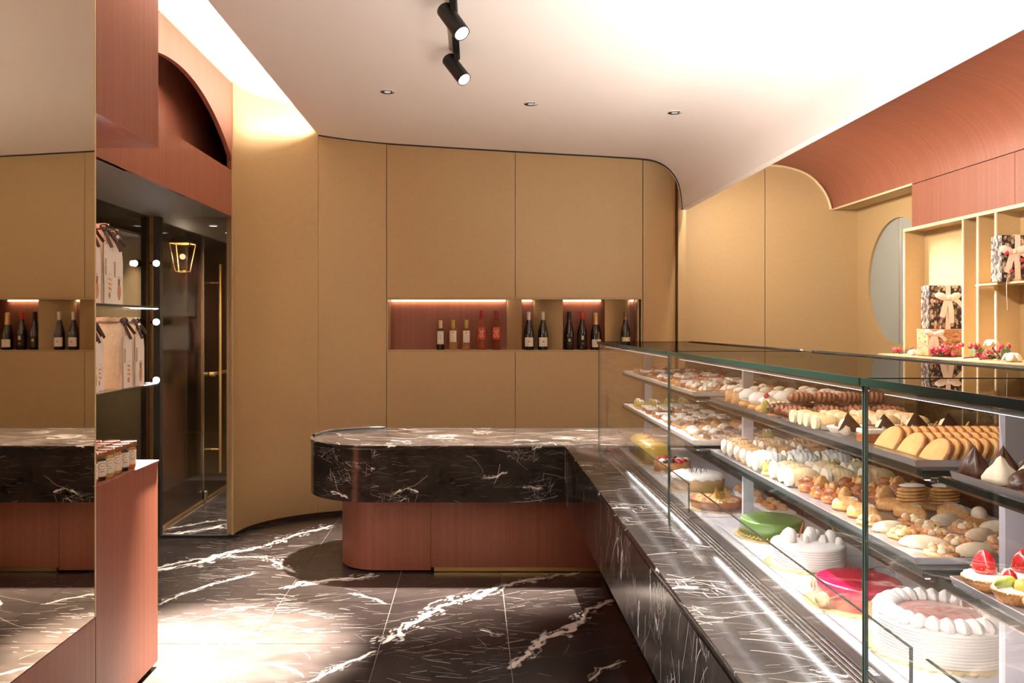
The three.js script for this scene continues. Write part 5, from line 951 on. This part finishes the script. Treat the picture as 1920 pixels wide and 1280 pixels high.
{
  const t = thing('biscuit_jar', 'clear glass jar of biscuits on the back counter, seen through the case', 'jar', 2.78, 0.815, -4.62);
  part('glass_body', lathe([[0.0001, 0], [0.085, 0], [0.09, 0.01], [0.09, 0.2], [0.082, 0.24], [0.062, 0.265], [0.064, 0.285], [0.07, 0.29]], 40), M.glass, t);
  part('lid', lathe([[0.072, 0.288], [0.074, 0.3], [0.05, 0.318], [0.016, 0.326], [0.012, 0.335], [0.02, 0.35], [0.0001, 0.362]], 32), M.glass, t);
  for (let i = 0; i < 22; i++) { const a = i * 2.4, r = 0.055 * Math.sqrt(rnd()); part('biscuit', blob(0.028, 0.012, 0.022, 0.1, 2, 2, false).rotateX(rr(-0.6, 0.6)).rotateZ(rr(-0.6, 0.6)).translate(r * Math.cos(a), 0.016 + i * 0.0065, r * Math.sin(a)), i % 3 ? P.golden : P.brown, t); }
}
// spotlights on the ceiling just out of view, aimed at the shelf unit
[[1.98, 6.55, 3.1, 1.5, 5.7, 'farther'], [1.98, 5.6, 3.05, 1.45, 5.0, 'nearer']].forEach(([x, d, tx, ty, td, w]) => {
  const from = new THREE.Vector3(x, 2.744, -d), to = new THREE.Vector3(tx, ty, -td), dir = to.clone().sub(from).normalize(), q = new THREE.Quaternion().setFromUnitVectors(new THREE.Vector3(0, -1, 0), dir);
  const t = thing('unseen_ceiling_spotlight', w + ' black ceiling spotlight, out of view, aimed at the wall shelf unit', 'spotlight', ...from.toArray(), 'ceiling spotlights for the shelf unit');
  part('body', lathe([[0, 0.06], [0.03, 0.06], [0.03, -0.06], [0.026, -0.056], [0, -0.056]], 24).applyQuaternion(q), M.blackMetal, t);
  part('lens', new THREE.CylinderGeometry(0.026, 0.026, 0.003, 20).translate(0, -0.058, 0).applyQuaternion(q), glow(NEUTRAL, 8), t);
  part('stem', slab(-0.01, 0.01, 0.03, 0.118, -0.01, 0.01), M.blackMetal, t);
  spot('unseen_shelf_unit_light', NEUTRAL, LEVEL.wallSpot, 0.34, 0.6, from.clone().addScaledVector(dir, 0.07).toArray(), to.toArray(), 1);
});
// small spotlights on the dark post, aimed at the paper bags
[[1.925, 1.74, 'top'], [1.515, 1.62, 'middle'], [1.112, 1.32, 'bottom']].forEach(([h, th, w], i) => {
  const from = new THREE.Vector3(-2.205, h, -5.975), to = new THREE.Vector3(-1.46, th, -3.42), dir = to.clone().sub(from).normalize(), q = new THREE.Quaternion().setFromUnitVectors(new THREE.Vector3(0, -1, 0), dir);
  const t = thing('post_spotlight', w + ' one of three dazzling little spotlights on the dark glazing post', 'spotlight', ...from.toArray(), 'spotlights on the glazing post');
  part('body', lathe([[0, 0.04], [0.024, 0.04], [0.025, 0.037], [0.025, -0.045], [0.022, -0.042], [0, -0.042]], 24).applyQuaternion(q), M.blackMetal, t);
  part('lens', new THREE.CylinderGeometry(0.021, 0.021, 0.003, 20).translate(0, -0.0435, 0).applyQuaternion(q), glow(NEUTRAL, 60), t);
  part('arm', slab(-0.03, 0.01, -0.008, 0.008, -0.045, 0.0), M.blackMetal, t);
  spot('post_light', NEUTRAL, LEVEL.shelfSpot, 0.2, 0.6, from.clone().addScaledVector(dir, 0.055).toArray(), to.toArray(), 1);
});
// lantern outside
{
  const t = thing('street_lantern', 'tapered brass lantern hanging outside beyond the glass door', 'lantern', -3.05, 2.05, -9);
  const c = [[-1, -1], [1, -1], [1, 1], [-1, 1]];
  part('lantern_frame', c.flatMap(([a, b], i) => { const [e, f] = c[(i + 1) % 4]; return [tube([[a * 0.06, 0, b * 0.06], [a * 0.105, 0.3, b * 0.105]], 0.007, 6, 4), tube([[a * 0.06, 0.0, b * 0.06], [e * 0.06, 0.0, f * 0.06]], 0.006, 6, 4), tube([[a * 0.105, 0.3, b * 0.105], [e * 0.105, 0.3, f * 0.105]], 0.007, 6, 4)]; }), M.brass, t);
  part('roof', new THREE.ConeGeometry(0.16, 0.12, 4).rotateY(Math.PI / 4).translate(0, 0.365, 0), M.brass, t);
  part('bulb', new THREE.SphereGeometry(0.03, 14, 10).translate(0, 0.16, 0), glow(WARMER, 5), t);
  part('hanger', [tube([[0, 0.42, 0], [0, 0.75, 0]], 0.008, 6, 4), tube([[0, 0.75, 0], [0.71, 0.75, 0]], 0.012, 6, 4), tube([[0.71, 0.75, 0], [0.72, 0.75, 0.55]], 0.012, 6, 4)], M.black, t);
  const l = new THREE.PointLight(WARMER, 6, 0, 2); l.name = 'lantern_light'; l.position.set(-3.05, 2.21, -9); l.castShadow = true; l.shadow.radius = 1.2; scene.add(l);
}

{ // unseen strip behind the ceiling's free edge, placed to light lower vault and fascia
  const t = thing('unseen_vault_light_strip', 'unseen shielded light strip behind the ceiling edge, placed to light the wooden vault and fascia', 'light', 1.72, 2.455, -4.1);
  part('profile', [slab(0, 0.006, -0.02, 0.02, -1.6, 1.6), slab(0, 0.07, 0.02, 0.024, -1.6, 1.6)], M.steel, t);  // upper lip placed to keep this light off the vault top
  part('diffuser', slab(0.006, 0.01, -0.012, 0.016, -1.58, 1.58), glow(WARM, 4), t);
  area('unseen_vault_light', 3.15, 0.028, WARM, LEVEL.vault, [1.732, 2.457, -4.1], [1, 0, 0], [0, 0, 1]);
}
scene.traverse((o) => { if (o.isMesh) o.castShadow = o.receiveShadow = true; });
scene.add(camera);
renderer.render(scene, camera);
